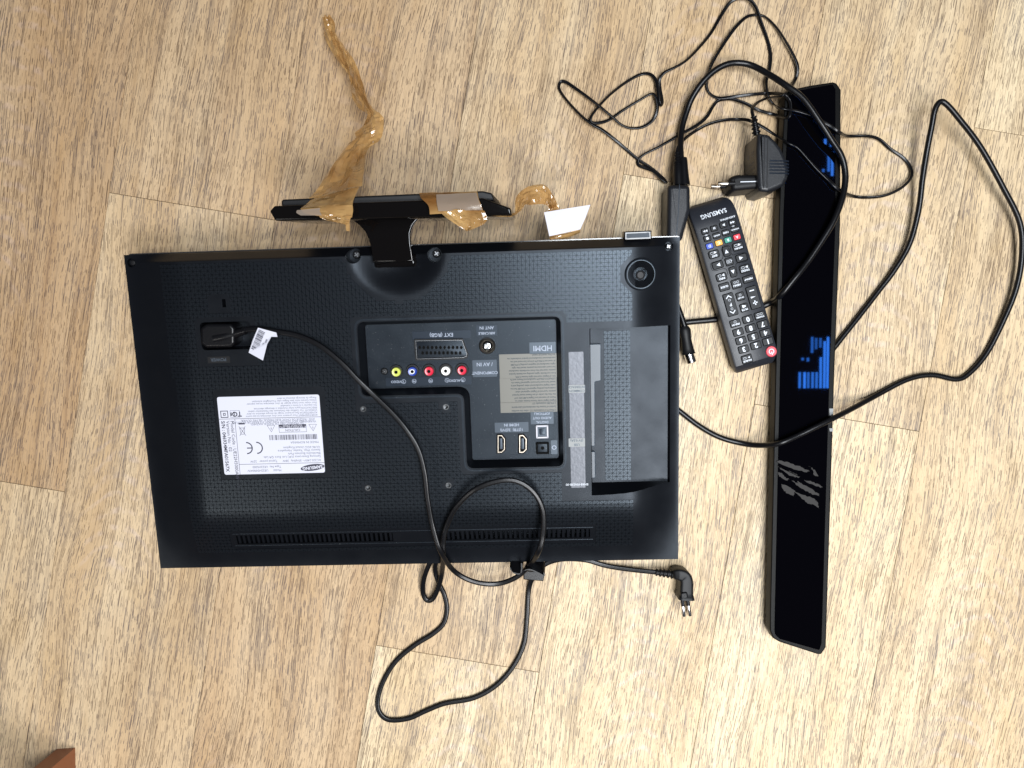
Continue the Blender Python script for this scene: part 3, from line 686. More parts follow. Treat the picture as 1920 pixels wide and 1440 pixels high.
def sq(mb_, a0, b0, a1, b1, t):
    p, q_ = lab(a0, b0), lab(a1, b1); x0_, x1_ = sorted((p[0], q_[0])); y0_, y1_ = sorted((p[1], q_[1]))
    for r_ in ((x0_, y0_, x1_, y0_+t), (x0_, y1_-t, x1_, y1_), (x0_, y0_+t, x0_+t, y1_-t), (x1_-t, y0_+t, x1_, y1_-t)): quad(mb_, *r_, LZ)
sq(ink, .905, .735, .98, .825, .0007); sq(ink, .93, .762, .955, .796, .0006); sq(pr, .79, .735, .885, .825, .0003)
lt(ink, 'TC', .085, .815, .78, 'CENTER', .03); lt(ink, '08', .06, .862, .78, 'CENTER', .03)
for s, a, sz, b in (('Model Code : UE22H5000AWXXH', .875, .058, 0), ('Version No : 02', .918, .058, 0), ('S/N : 04693​4MFA01567X'.replace('\u200b', ''), .965, .060, .02)):
    x, y = lab(a, .695); text(ink, s, sz*LH*1.05, x, y, LZ, rot=-math.pi/2, align='LEFT', bold=b)
obj('lettering', ink.get(), 'ink', rl, 0); obj('fine_print', pr.get(), 'ink2', rl, 0); obj('logo_lettering', wt.get(), 'label', rl, 0); obj('caution_lettering', wt2.get(), 'label', rl, 0)
# ---------------------------------------------------------------- STAND of the television
st = obj('stand_neck', (lambda: (lambda z: prism([TP(*q, z) for q in [(699, 492), (695, 461), (691, 448), (684, 433), (670, 419), (655, 410), (655, 385), (812, 380), (812, 398), (796, 403), (783, 411), (774, 422), (769, 437), (770, 456), (775, 490)]], z-.006, z, .0012))(.0165))(), 'gloss', tv)
zn = .0172
def strip_(ps, z, w_, t):
    c_ = ctr([(*TP(*q, z), z) for q in ps], 5); return sweep(c_, [(-w_/2, -t/2), (w_/2, -t/2), (w_/2, t/2), (-w_/2, t/2)])
obj('clear_edge', strip_([(771, 456), (770, 438), (775, 423), (784, 411), (797, 402), (812, 397)], zn-.004, .0005, .004), 'edge', tv)
p = [TP(696, 478, .016), TP(776, 475, .016), TP(780, 500, .016), TP(700, 504, .016)]
obj('stand_socket', prism(rnd(p, .003, 3), .000, .0110, .0030), 'gloss', tv)  # neck base block, drawn longer to stand in for dark shading on the boss
# foot plate: seen nearly edge on, two layers
ZT = .066
def foot(name, px, z0, z1, mt, bev):
    p = [TP(*q, z1) for q in px]; return obj(name, prism(rnd(p, .0018, 3), z0, z1, bev), mt, tv)
fpl = foot('stand_foot', [(505, 396), (514, 386), (905, 371), (957, 390), (960, 403), (516, 414)], -.070, ZT, 'gloss', .0015)
foot('foot_pad', [(527, 378), (529, 374), (905, 358), (922, 362), (928, 376), (528, 388)], -.062, ZT-.006, 'black', .0015)
# ---------------------------------------------------------------- cables
def PT(u, v, h):
    x, y = TP(u, v, h); return TV @ Vector((x, y, h))
def path(pts, n=6):
    out = []
    for q in pts:
        out.append(PT(q[0], q[1], HP+q[3]) if len(q) == 4 else P(*q))
    return ctr(out, n)
TW = twin_sec(.0050, .0031)
T_ = lambda u, v, h=.003: (u, v, 0, h)
Z = .0022
cordp = path([T_(455, 619, .001), T_(485, 617, .003), T_(520, 622), T_(560, 630, .004), T_(600, 648, .006), T_(640, 680, .008), T_(670, 711, .009), T_(700, 740, .009), T_(735, 774, .011), T_(762, 806, .013), T_(784, 842, .014), T_(796, 886, .015), T_(802, 936, .014), T_(811, 985, .012), T_(826, 1033, .012),
    (851, 1070, .034), (887, 1090, .028), (929, 1095, .024), (965, 1084, .026), (990, 1063, .032), T_(1008, 1038, .012), T_(1018, 1003, .014), T_(1018, 957, .016), T_(1000, 922, .017), T_(968, 902, .017), T_(933, 902, .017), T_(890, 918, .016), T_(856, 950, .011), T_(838, 985, .006), T_(831, 1015, .004), T_(831, 1045, .001), (829, 1072, .020), (823, 1098, .012), (812, 1122, .007), (800, 1125, .006), (793, 1110, .008), (795, 1085, .014), (804, 1060, .020), (816, 1040, .0245), (824, 1032, .0245), (824, 1042, .018), (817, 1056, .012), (817, 1075, .006), (825, 1098, .004),
    (833, 1115, Z), (838, 1141, Z), (832, 1168, Z), (812, 1188, Z), (777, 1210, Z), (742, 1240, Z), (718, 1279, Z), (708, 1315, Z), (713, 1338, Z), (731, 1350, Z), (766, 1347, Z), (798, 1333, Z), (834, 1319, Z), (887, 1309, Z), (929, 1286, Z), (961, 1251, Z), (982, 1208, Z), (988, 1159, Z), (991, 1110, Z), (998, 1085, .006), (1012, 1066, .010), (1028, 1055, .008), (1050, 1049, .004), (1075, 1048, Z), (1103, 1051, Z), (1138, 1061, .003), (1184, 1068, .006), (1232, 1073, .010)], 7)
pc = thing('mains_cable', 'black flat mains cord with barcode tag plugged into the back of the television', 'mains cable')
obj('cord', sweep(cordp, TW), 'rubber', pc, 50)
# appliance plug in the inlet
pl = rnd([TP(*q, HP-.004) for q in ((381, 613), (392, 606), (438, 606), (445, 614), (445, 642), (438, 650), (392, 651), (381, 643))], .0034, 3)
o = obj('appliance_plug', prism(pl, -.002, HP+.003, .0026), 'rubber', pc); o.matrix_world = TV
c_ = [TV @ Vector((*TP(u, v, HP-.004), z)) for u, v, z in ((405, 634, HP-.001), (425, 630, HP-.0005), (441, 626, HP-.001), (452, 622, HP-.0005), (464, 619, HP+.0005))]
obj('strain_relief', sweep(ctr(c_, 5), round_sec(1, 12), scales=lambda t: .0052-.0020*t), 'rubber', pc)
# tag with barcode
def onTV(mesh, name, m, parent, smooth=0): o = obj(name, mesh, m, parent, smooth); o.matrix_world = TV; return o
tg = [TP(*q, HP+.006) for q in ((485, 614), (520, 623), (522, 631), (510, 631), (502, 645), (491, 677), (464, 662), (473, 637))]
h_ = HP+.0078
tagv = []; zt = [.0, .001, .001, .0, -.0002, -.0048, -.0048, -.003]
tb = [(x, y, h_+zt[i]) for i, (x, y) in enumerate(tg)]; tb2 = [(x, y, z-.0002) for x, y, z in tb]
o = onTV(loft([tb2[::-1], tb[::-1]]), 'barcode_tag', 'label', pc)
# in the tag's own frame
t0 = Vector(tb[7]); t6 = Vector(tb[6]); t5 = Vector(tb[5])
mb = MB(); A0 = Vector(TP(486, 617, HP+.007)); A1 = Vector(TP(468, 657, HP+.004)); ax_ = (A1-A0); L_ = ax_.length; ax_.normalize(); nx_ = Vector((-ax_.y, ax_.x))
r_ = random.Random(3); x = 0
def tz(s): return h_+.0005-.0050*max(0, s-.15)/.85 if s > .15 else h_+.0008
while x < .98:
    wd = r_.choice([.012, .02, .035, .012]); p0 = A0+ax_*(L_*x); p1 = A0+ax_*(L_*(x+wd)); d0, d1 = nx_*.0004, nx_*.0066
    mb.add([(*(p0+d0), tz(x)), (*(p1+d0), tz(x)), (*(p1+d1), tz(x)), (*(p0+d1), tz(x))], [(0, 1, 2, 3), (3, 2, 1, 0)]); x += wd+r_.choice([.012, .02, .03])
def tagtext(s, size, off_, sh_):
    m2 = MB(); text(m2, s, size, 0, 0, 0, rot=0, align='LEFT', bold=.01)
    ang = ax_ 
    vv = []
    for a, b, _ in m2.v:
        q = A0+ax_*(L_*sh_)+nx_*off_ - ax_*a + nx_*b
        s_ = ((q-A0).dot(ax_))/L_; vv.append((q.x, q.y, tz(s_)+.0001))
    mb.add(vv, m2.f)
tagtext('3903-000849', .0024, .0090, .98); tagtext('1430', .0024, .0105, .42)
onTV(mb.get(), 'tag_print', 'ink', pc)
# europlug
def wp(name, pts, z0, z1, m, parent, bev=.001, r=.001, zp=None, M=None):
    p = [tuple(P(u, v, zp or z1))[:2] for u, v in pts]; r = max(r, bev*1.25)
    return obj(name, prism(rnd(p, r, 4), z0, z1, bev, bot=min(bev, .0008)), m, parent)
def ribs(name, a, b, r0, r1, n, m, parent):
    """ribbed strain relief from a to b"""
    pts = [a+(b-a)*(i/(n*4)) for i in range(n*4+1)]
    return obj(name, sweep(pts, round_sec(1, 14), scales=lambda t: (r0+(r1-r0)*t)*(1.0 if int(t*n*4) % 4 < 2 else .68)), m, parent, 30)
ribs('strain_relief', P(1230, 1073, .012), P(1266, 1077, .012), .0038, .0050, 5, 'black', pc)
pbs = rnd(rect(-.0062, -.0105, .0062, .0105), .0028, 3)
obj('plug_body', sweep(ctr([P(1260, 1075, .0125), P(1270, 1074, .0125), P(1280, 1077, .0125), P(1284, 1085, .0125), P(1284, 1098, .0125), P(1283, 1119, .0125)], 6), pbs, scales=lambda t: np.interp(t, [0, .08, .2, .5, .9, .95, 1], [.62, .80, .92, 1.0, 1.08, 1.26, 1.26])), 'black', pc, 40)
wp('plug_body', [(1276, 1112), (1289, 1110), (1291, 1123), (1277, 1125)], .003, .0255, 'black', pc, .0015, .001)
for (u0, v0, u1, v1, z) in ((1279, 1118, 1282.5, 1156, .022), (1288, 1117, 1294, 1155, .0065)):
    a, b = P(u0, v0, z), P(u1, v1, z); mid = a+(b-a)*.48
    obj('plug_pin', sweep([mid, b-(b-a)*.04, b-(b-a)*.01, b], round_sec(.0020, 12), scales=lambda t: 1 if t < .6 else (.85 if t < .9 else .4)), 'chrome', pc)
    obj('pin_sleeve', sweep([a, mid], round_sec(.0019, 12)), 'black', pc)
# clip that bundles the cord
cc = thing('cable_clip', 'black open plastic strap holding the mains cord bundle together', 'cable clip', Matrix.Translation(P(990, 1065, .02)))
def band(name, bot, topp, z0, z1, parent, th=.0013):
    a = ctr([P(u, v, z0) for u, v in bot], 6); b = ctr([P(u, v, z1) for u, v in topp], 6); n = len(a); L_ = []
    for i in range(n):
        t = (a[min(i+1, n-1)]-a[max(i-1, 0)]); t.z = 0; t.normalize(); nn = Vector((-t.y, t.x, 0))*th/2
        L_.append([a[i]-nn, a[i]+nn, b[i]+nn, b[i]-nn])
    o = obj(name, loft(L_), 'rubber', parent, 50); o.matrix_parent_inverse = parent.matrix_world.inverted() if False else Matrix.Translation(-parent.matrix_world.translation); return o
band('strap_loop', [(960, 1062), (958, 1050), (963, 1044), (976, 1045), (980, 1052), (980, 1060)], [(957, 1064), (957, 1067), (963, 1074), (975, 1076), (978, 1068), (978, 1056)], .022, .038, cc)
band('strap_loop', [(989, 1052), (991, 1045), (1002, 1047), (1016, 1052), (1021, 1058), (1018, 1064)], [(983, 1070), (990, 1068), (1000, 1070), (1014, 1077), (1020, 1080), (1020, 1074)], .020, .040, cc)
o = wp('strap_plate', [(981, 1070), (1022, 1074), (1019, 1090), (982, 1087)], .008, .012, 'rubber', cc, .0008, .001); o.location = -cc.matrix_world.translation
# ---------------------------------------------------------------- coax cables
CR = round_sec(.0030, 14)
k1 = thing('aerial_cable', 'thick black aerial cable looping over the glass bar, its metal plug beside the television', 'aerial cable')
obj('cable', sweep(path([(1284, 350, .020), (1281, 322, .020), (1277, 295, .019), (1276, 267, .014), (1279, 239, .010), (1287, 211, .010), (1297, 185, .012), (1315, 157, .015), (1338, 134, .017), (1362, 121, .018), (1385, 118, .018), (1410, 123, .019), (1441, 139, .025), (1472, 159, .033), (1506, 185, .036), (1538, 230, .036), (1558, 261, .034), (1576, 289, .030), (1584, 317, .028), (1584, 348, .028), (1576, 382, .030), (1561, 418, .031), (1538, 456, .030), (1515, 490, .029), (1490, 522, .029), (1464, 553, .024), (1445, 567, .0045), (1400, 588, .0035), (1350, 598, .0035), (1300, 603, .0035), (1262, 606, .0035), (1240, 592, .004), (1240, 565, .006), (1256, 552, .009), (1268, 570, .012), (1278, 595, .013), (1284, 614, .013)], 7), CR), 'cord', k1, 60)
a, b = P(1283, 612, .013), P(1291, 664, .012); d = b-a
obj('plug_grip', sweep([a+d*t for t in (0, .08, .14, .3, .45, .6, .8, .97, 1)], [(x*1.0, y*.8) for x, y in round_sec(1, 16)], scales=lambda t: np.interp(t, [0, .12, .3, .5, .7, 1], [.0040, .0052, .0060, .0050, .0056, .0074])), 'black', k1, 30)
a, b = P(1290.5, 661, .012), P(1297, 680, .012)
obj('metal_sleeve', sweep([a, a+(b-a)*.9, b], round_sec(.0050, 20), scales=lambda t: 1 if t < .8 else .93), 'chrome', k1)
k2 = thing('aerial_cable', 'thick black cable making the tall pointed loop right of the glass bar', 'aerial cable')
B_ = .0295
obj('cable', sweep(path([(1215, 730, .0035), (1245, 748, .0035), (1272, 769, .0035), (1310, 798, .0035), (1350, 820, .0035), (1395, 832, .006), (1430, 835, .017), (1462, 831, B_), (1500, 815, B_), (1535, 798, B_), (1565, 783, B_-.003), (1600, 765, .016), (1640, 743, .0055), (1700, 712, .0035), (1747, 703, .0035), (1793, 711, .0035), (1818, 699, .0035), (1850, 662, .004), (1880, 604, .006), (1905, 542, .009), (1916, 479, .012), (1912, 417, .015), (1880, 350, .020), (1838, 275, .026), (1797, 221, .032), (1775, 196, .034), (1763, 191, .034), (1753, 206, .033), (1747, 237, .030), (1738, 283, .025), (1730, 333, .019), (1722, 396, .013), (1705, 458, .009), (1676, 508, .006), (1647, 546, .004), (1613, 590, .0035), (1575, 638, .0035), (1540, 684, .0035), (1515, 730, .0035), (1505, 780, .0035)], 7), round_sec(.0027, 14)), 'cord', k2, 60)
# ---------------------------------------------------------------- wall adapter and its thin lead
wire = """1414 226,1410 206,1418 194,1436 185,1462 180,1475 172,1490 152,1496 129,1490 108,1472 75,1454 49,1434 31,1416 28,1398 33,1377 54,1354 87,1336 118,1327 144,1326 165,1333 177,1349 184,1377 181,1410 177,1441 175,1467 177,1480 188,1482 206,1477 220,1452 215,1421 206,1398 194,1372 186,1349 188,1338 198,1326 218,1308 234,1274 253,1236 275,1210 288,1197 299,1197 309,1210 315,1225 321,1241 336,1249 342,1243 334,1222 316,1195 298,1159 267,1130 244,1110 233,1089 216,1063 188,1049 167,1051 154,1061 154,1081 167,1115 192,1148 219,1164 233,1182 240,1205 238,1225 224,1233 203,1229 181,1220 176,1197 189,1169 206,1143 224,1125 230,1110 230,1107 222,1117 206,1141 180,1171 156,1200 140,1218 139,1229 149,1233 167,1236 190,1240 197,1242 188,1238 167,1237 149,1246 136,1266 126,1287 113,1310 90,1333 62,1351 31,1369 5,1387 -4,1405 -1,1418 15,1427 41,1439 75,1445 103,1443 129,1437 154,1441 180,1452 197,1464 203,1490 207,1520 216,1553 234,1574 248,1589 255,1625 255,1648 261,1669 279,1695 297,1709 318,1707 335,1689 353,1661 366,1630 370,1600 368,1574 356,1551 335,1530 315,1507 289,1494 276,1476 267,1453 253,1430 238,1405 226,1385 224,1359 225,1328 233,1302 247,1282 262,1272 275,1269 289"""
wp_ = []
pts_ = [tuple(map(float, q.split())) for q in wire.split(',')]
for i, (u, v) in enumerate(pts_):
    z = .0022+.0045*(.5+.5*math.sin(i*.9+.4))
    if 1458 < u < 1582 and v > 160: z = .0255
    if i == 0: z = .036
    if i == 1: z = .028
    if i == 2: z = .018
    if i >= len(pts_)-3: z = (.012, .016, .018)[i-len(pts_)+3]
    if i >= len(pts_)-12 and 1400 < u < 1460: z = .014
    wp_.append((u, v, z))
wa = thing('wall_adapter', 'black plug-in mains adapter with ribbed side and a long tangled thin lead', 'adapter')
obj('lead', sweep(path(wp_, 6), twin_sec(.0032, .0018), twist=lambda t: .9*math.sin(t*60)), 'rubber', wa, 50)
ZA = .043
D = [(1421, 250), (1427, 249), (1443, 252), (1455, 264), (1466, 278), (1475, 298), (1479, 316), (1478, 334), (1470, 347), (1458, 353), (1440, 360), (1425, 358), (1422, 350), (1420, 320), (1419, 280)]
body = wp('housing', D, .0005, ZA, 'charger', wa, .0035, .0015)
body2 = wp('label_face', [(1396, 266), (1406, 250), (1420, 249), (1423, 329), (1396, 329)][::1], .002, ZA-.0015, 'charger', wa, .0015, .001, zp=.030)
bpy.data.objects.remove(body2)
# seam lines standing a little proud of the housing
for u in (1433.5, 1439.5):
    q0 = P(u, 251 if u < 1436 else 254, ZA); q1 = P(u-1.5, 357, ZA)
    obj('seam_rib', sweep([q0+Vector((0, -.001, 0)), q1+Vector((0, .002, 0))], [(-.0004, -.0004), (.0004, -.0004), (.0004, .0003), (-.0004, .0003)]), 'black', wa)
for i in range(5):
    v = 180+(582+i*28)/4.8
    q0 = P(1443, v, ZA); q1 = P(1477.5, v+.8, ZA-.0006)
    obj('grip_rib', sweep([q0, q0+(q1-q0)*.9, q1+Vector((.0006, 0, -.001)), q1+Vector((.0014, 0, -.008))], [(-.0009, -.0004), (.0009, -.0004), (.0006, .0006), (-.0006, .0006)]), 'plate_dark', wa)
# printing on the side wall (vertical face looking left)
fa = P(1419.3, 262, ZA); fb = P(1421.5, 350, ZA)
mb = MB()
def side_text(s, size, s_along, zz):
    m2 = MB(); text(m2, s, size, 0, 0, 0, rot=0, bold=.0); d = (fb-fa); d.z = 0; L0 = d.length; d.normalize(); nrm = Vector((d.y, -d.x, 0))
    if nrm.x > 0: nrm = -nrm
    for a, b, _ in m2.v: pass
    mb.add([fa+d*(L0*s_along)+nrm*.0006+Vector((0, 0, zz-fa.z))+d*b*-1*-1+Vector((0, 0, 1))*a for a, b, _ in m2.v], m2.f)
side_text('CE', .007, .22, .030); side_text('00', .006, .22, .016)
for i, s in enumerate(('AC ADAPTER', 'MODEL 12-100', 'INPUT 230V~', 'OUTPUT 12V', '100mA')): side_text(s, .0042, .42+i*.11, .021)
obj('adapter_print', mb.get(), 'ink2', wa, 0)
ribs('strain_relief', P(1413, 218, .033), P(1419, 254, .030), .0030, .0046, 5, 'rubber', wa)
hexp = [(1364, 337), (1371, 332), (1381, 329), (1424, 329), (1424, 355), (1371, 360)]
wp('pin_base', hexp, .006, .036, 'black', wa, .004, .0012, zp=.030)
for u0, v0, u1, v1, z in ((1366, 344, 1345, 344.5, .036), (1352, 349, 1332, 349.5, .018)):
    ex_ = 1378; a, b = P(ex_, v0, z), P(u1, v1, z); mid = a+(b-a)*(.42 if z > .03 else .62)
    obj('plug_pin', sweep([mid, b-(b-a)*.04, b-(b-a)*.012, b], round_sec(.0021, 12), scales=lambda t: 1 if t < .6 else (.85 if t < .9 else .4)), 'gold', wa)
    obj('pin_sleeve', sweep([a, mid], round_sec(.0020, 12)), 'black', wa)
obj('pin_ridge', sweep([P(1388, 341, .0365), P(1423, 340, .0365)], round_sec(.0005, 6)), 'white', wa)
ribs('plug_relief', P(1270, 286, .018), P(1271, 310, .020), .0028, .0044, 4, 'rubber', wa)
a, b = P(1271, 308, .020), P(1272, 348, .021)
obj('barrel_plug', sweep([a, a+(b-a)*.1, a+(b-a)*.6, b], round_sec(1, 16), scales=lambda t: np.interp(t, [0, .3, .6, 1], [.0038, .0045, .0047, .0050])), 'rubber', wa, 40)
# ---------------------------------------------------------------- inline injector block
ij = thing('power_injector', 'black tapered plastic block joining the aerial cable and the thin lead', 'power injector')
wp('housing', [(1252, 345.5), (1295, 345), (1295, 392), (1279, 452), (1251, 452)], .001, .033, 'charger', ij, .004, .001)
obj('mould_seam', sweep([P(1274, 346, .0331), P(1272, 400, .0331), P(1268, 440, .0331)], [(-.0003, -.0004), (.0003, -.0004), (.0003, .0001), (-.0003, .0001)]), 'plate_dark', ij)
a, b = P(1281, 296, .020), P(1283, 348, .021)
obj('cable_socket', sweep([a, a+(b-a)*.1, a+(b-a)*.6, b], round_sec(1, 16), scales=lambda t: np.interp(t, [0, .3, .6, 1], [.0035, .0040, .0044, .0058])), 'rubber', ij, 40)
# ---------------------------------------------------------------- long glass bar
gb = thing('sound_bar', 'long flat glossy black bar lying upright in view right of the remote control', 'sound bar')
ZB = .0215
op = [(1444, 1183), (1444, 1150), (1452, 800), (1461, 400), (1472, 176), (1482, 168), (1520, 160), (1562, 153.5), (1569, 156), (1577, 168), (1576, 420), (1565, 700), (1549, 1214), (1540, 1227), (1533, 1227), (1462, 1204), (1450, 1197)]
pb = [tuple(P(u, v, ZB))[:2] for u, v in op]
pb = rnd(pb, .0015, 3)
obj('body', prism(pb, .0065, ZB, .0012, .001), 'barside', gb)
for u, v in ((1515, 200), (1500, 1150)):
    q = P(u, v, 0); obj('foot', lathe(q.x, q.y, [(.008, 0), (.008, .007)]), 'black', gb)
gp = [(1452, 1180), (1460, 800), (1469, 400), (1479, 180), (1500, 169), (1560, 158), (1566, 168), (1566, 420), (1555, 700), (1540, 1205), (1536, 1219), (1462, 1198), (1453, 1190)]
pg = rnd([tuple(P(u, v, ZB))[:2] for u, v in gp], .0020, 4)
obj('glass_panel', prism(pg, ZB-.0004, ZB+.0012, .0006), 'glass', gb, 0)
ZG = ZB+.0012
def blob(pts, seed, j=.0006):
    r = random.Random(seed); q = [Vector(P(1430+x/3.43, 560+y/3.43, ZG)) for x, y in pts]; out = []
    for i in range(len(q)):
        a, b = q[i], q[(i+1) % len(q)]
        for k in range(5): c = a+(b-a)*(k/5); out.append((c.x+r.uniform(-j, j)*(k > 0), c.y+r.uniform(-j, j)*(k > 0)))
    return prism(out, ZG-.0001, ZG+.00012)
for i, pts in enumerate(([(92, 1043), (110, 1040), (180, 1060), (250, 1085), (300, 1108), (285, 1117), (200, 1098), (110, 1060), (90, 1052)], [(295, 1075), (335, 1100), (358, 1143), (330, 1135), (322, 1100)], [(95, 1073), (150, 1105), (200, 1120), (240, 1145), (230, 1153), (170, 1137), (120, 1100)],
    [(92, 1113), (120, 1120), (140, 1145), (170, 1162), (150, 1168), (105, 1143)], [(265, 1165), (330, 1180), (385, 1210), (370, 1215), (300, 1190)], [(185, 1170), (230, 1190), (225, 1172), (270, 1200), (330, 1235), (362, 1255), (360, 1268), (300, 1250), (240, 1215)],
    [(122, 1192), (160, 1205), (208, 1235), (198, 1270), (150, 1250), (125, 1215)], [(205, 1238), (260, 1262), (330, 1285), (355, 1310), (362, 1350), (330, 1325), (290, 1318), (250, 1285)])):
    obj('glue_residue', blob(pts, i), 'residue', gb, 0)
for v0, v1 in ((766, 787), (803, 809)):
    obj('side_sticker', prism([tuple(P(u, v, ZB+.0003))[:2] for u, v in ((1555, v0), (1562.5, v0), (1562.5-.5, v1), (1556, v1))], ZB-.0006, ZB+.0003), 'paleprint', gb, 0)
# ---------------------------------------------------------------- remote control
zb, zt_ = .0072, .0235
r0 = P(1332, 373, zt_); r1 = P(1424, 689, zt_); d = (r1-r0).normalized(); RL = (r1-r0).length
ang = math.atan2(d.y, d.x)-math.pi/2
RM = Matrix.Translation(((r0+r1)/2).to_2d().to_3d()) @ Matrix.Rotation(ang, 4, 'Z'); RI = RM.inverted()
rm = thing('remote_control', 'black television remote control with white digits and red, green, yellow and blue keys', 'remote control', RM)
hw = (P(1425, 529, zt_)-P(1342, 555, zt_)).length/2
KT = .0218
def rsec(y, w_, z1, b=.0022): 
    z0 = zb; b = min(b, (z1-z0)*.45)
    pr_ = [(-w_+.002, z0), (w_-.002, z0), (w_, z0+.003), (w_, z1-b), (w_-b*.3, z1-b*.3), (w_-b, z1), (-w_+b, z1), (-w_+b*.3, z1-b*.3), (-w_, z1-b), (-w_, z0+.003)]
    return [(x, y, z) for x, z in pr_]
st_ = []
for t, dw, dz in ((0, .007, .0125), (.0012, .0040, .0095), (.003, .0022, .0075), (.006, .0008, .0054), (.010, .0002, .0034), (.014, 0, .0018), (.019, 0, .0006), (.025, 0, 0)): st_.append(rsec(-RL/2+t, hw-dw, KT-dz))
for t, dw, dz in ((.009, 0, 0), (.007, .0001, .0004), (.003, .0008, .0042), (.0010, .0018, .0070), (0, .0030, .0085)): st_.append(rsec(RL/2-t, hw-dw, KT-dz))
obj('case', loft(st_), 'remote', rm, 25)
def rp(u, v, z=KT): return TP(u, v, z, RI)
def key(u, v, w_, h, m='key', marks=(), r=.0011, z=KT, kh=.0011, pm='white', poly=None, name='key', lab=None):
    x, y = rp(u, v); p = poly(x, y) if poly else rect(x-w_/2, y-h/2, x+w_/2, y+h/2); p = rnd(p, r, 3)
    o = obj(name, prism(p, KT-.0004, KT+kh, .0004), m, rm)
    o2 = obj('key_gap', ringp(rnd(off(p, -.0005), .0002, 1) if False else off(p, -.00045), off(p, .0001), KT-.0002, KT+.00006), 'deep', rm, 0); o2.parent = o
    mb = MB()
    for mk in marks:
        if mk[0] == 't': text(mb, mk[1], mk[2], x+mk[3], y+mk[4], KT+kh+.00006, rot=0, bold=mk[5] if len(mk) > 5 else .02)
        elif mk[0] == 'p': mb.add([(x+a, y+b, KT+kh+.00006) for a, b in mk[1]], [tuple(range(len(mk[1]))), tuple(range(len(mk[1])))[::-1]])
        elif mk[0] == 'f': sq2(mb, x+mk[1], y+mk[2], mk[3], mk[4], .00025, KT+kh+.00006)
    if mb.v: l = obj('key_print', mb.get(), pm, o, 0)
    if lab: o['label'] = lab
    return o
def sq2(mb, cx, cy, w_, h, t, z):
    for a in (((cx-w_/2), cy-h/2, cx+w_/2, cy-h/2+t), (cx-w_/2, cy+h/2-t, cx+w_/2, cy+h/2), (cx-w_/2, cy-h/2, cx-w_/2+t, cy+h/2), (cx+w_/2-t, cy-h/2, cx+w_/2, cy+h/2)): quad(mb, *a, z)
def tri_(s, d, ox=0, oy=0):
    q = {'r': [(-s, -s), (s, 0), (-s, s)], 'l': [(s, -s), (-s, 0), (s, s)], 'u': [(-s, -s), (s, -s), (0, s)], 'd': [(-s, s), (s, s), (0, -s)]}[d]
    return ('p', [(a+ox, b+oy) for a, b in q])
def rc_(w_, h, ox=0, oy=0): return ('p', [(ox-w_/2, oy-h/2), (ox+w_/2, oy-h/2), (ox+w_/2, oy+h/2), (ox-w_/2, oy+h/2)])
kw, kh_ = .0067, .0052
key(1321.7, 433.8, kw, kh_, marks=(tri_(.0011, 'r', -.0011), tri_(.0011, 'r', .0011)))
key(1338.7, 428.2, kw, kh_, marks=(rc_(.0007, .0020, -.0006), rc_(.0007, .0020, .0006)))
key(1355.9, 422, kw, kh_, marks=(tri_(.0013, 'r'),))
key(1372.9, 417, kw, kh_, marks=(tri_(.0011, 'l', -.0011), tri_(.0011, 'l', .0011)))
key(1326, 447.4, kw, kh_, marks=(rc_(.0023, .0023),))
for u, v, s in ((1343.2, 441.9, 'AD/SUBT.'), (1360.3, 436.2, 'P.SIZE'), (1377.4, 430.3, 'E-MANUAL')): key(u, v, kw, kh_, marks=(('t', s, .0016 if len(s) > 6 else .0021, 0, 0, .04),))
for u, v, s, m in ((1330.2, 461.6, 'D', 'blue'), (1347.6, 455.4, 'C', 'yellow'), (1364.7, 450.1, 'B', 'green'), (1381.5, 444.5, 'A', 'red')): key(u, v, .0068, .0052, m, marks=(('t', s, .0036, 0, 0, .02),), lab=m+' key '+s)
for u, v, s, g in ((1338.4, 476.9, 'EXIT', 1), (1383.3, 462.2, 'RETURN', 2), (1396.3, 504, 'TOOLS', 3), (1352.5, 519.4, 'INFO', 4)):
    key(u, v, .0102, .0072, marks=(('t', s, .0021 if len(s) > 5 else .0026, 0, .0016, .04), ('f', .0017, -.0014, .0030, .0022), (tri_(.0013, 'l' if g < 3 else 'r', -.0018, -.0014))), r=.0018)
key(1361.5, 471.6, .0062, .0098, marks=(tri_(.0018, 'd'),), r=.0016); key(1373.9, 510, .0062, .0098, marks=(tri_(.0018, 'u'),), r=.0016)
key(1345.5, 497, .0105, .0068, marks=(tri_(.0018, 'r', -.0004),), r=.0016); key(1389.8, 483.4, .0105, .0068, marks=(tri_(.0018, 'l', .0004),), r=.0016)
key(1366.8, 490.5, .0072, .0072, marks=(('f', .0002, .0, .0046, .0030), ('f', .0004, 0, .0024, .0012), tri_(.0008, 'l', -.0024, -.0004)))
key(1402.9, 523.2, .0105, .0064, marks=(('t', 'MEDIA.P', .0022, 0, 0, .04),)); key(1357.8, 537.8, .0100, .0072, marks=(('t', 'GUIDE', .0026, 0, 0, .03),))
key(1380.4, 532.2, .0092, .0086, marks=(('t', 'MENU', .0027, 0, .0014, .03), ('f', .0014, -.0016, .0020, .0018), ('f', -.0014, -.0016, .0024, .0018)))
key(1369.3, 571.1, .0100, .0220, marks=(('t', 'P', .0045, 0, 0, .02), ('f', 0, .0044, .0022, .0020), ('f', 0, -.0044, .0022, .0020), ('p', [(-.0030, .0066), (-.0024, .0060), (0, .0082), (.0024, .0060), (.0030, .0066), (0, .0094)]), ('p', [(-.0030, -.0066), (0, -.0094), (.0030, -.0066), (.0024, -.0060), (0, -.0082), (-.0024, -.0060)])), kh=.0016, name='channel_rocker')
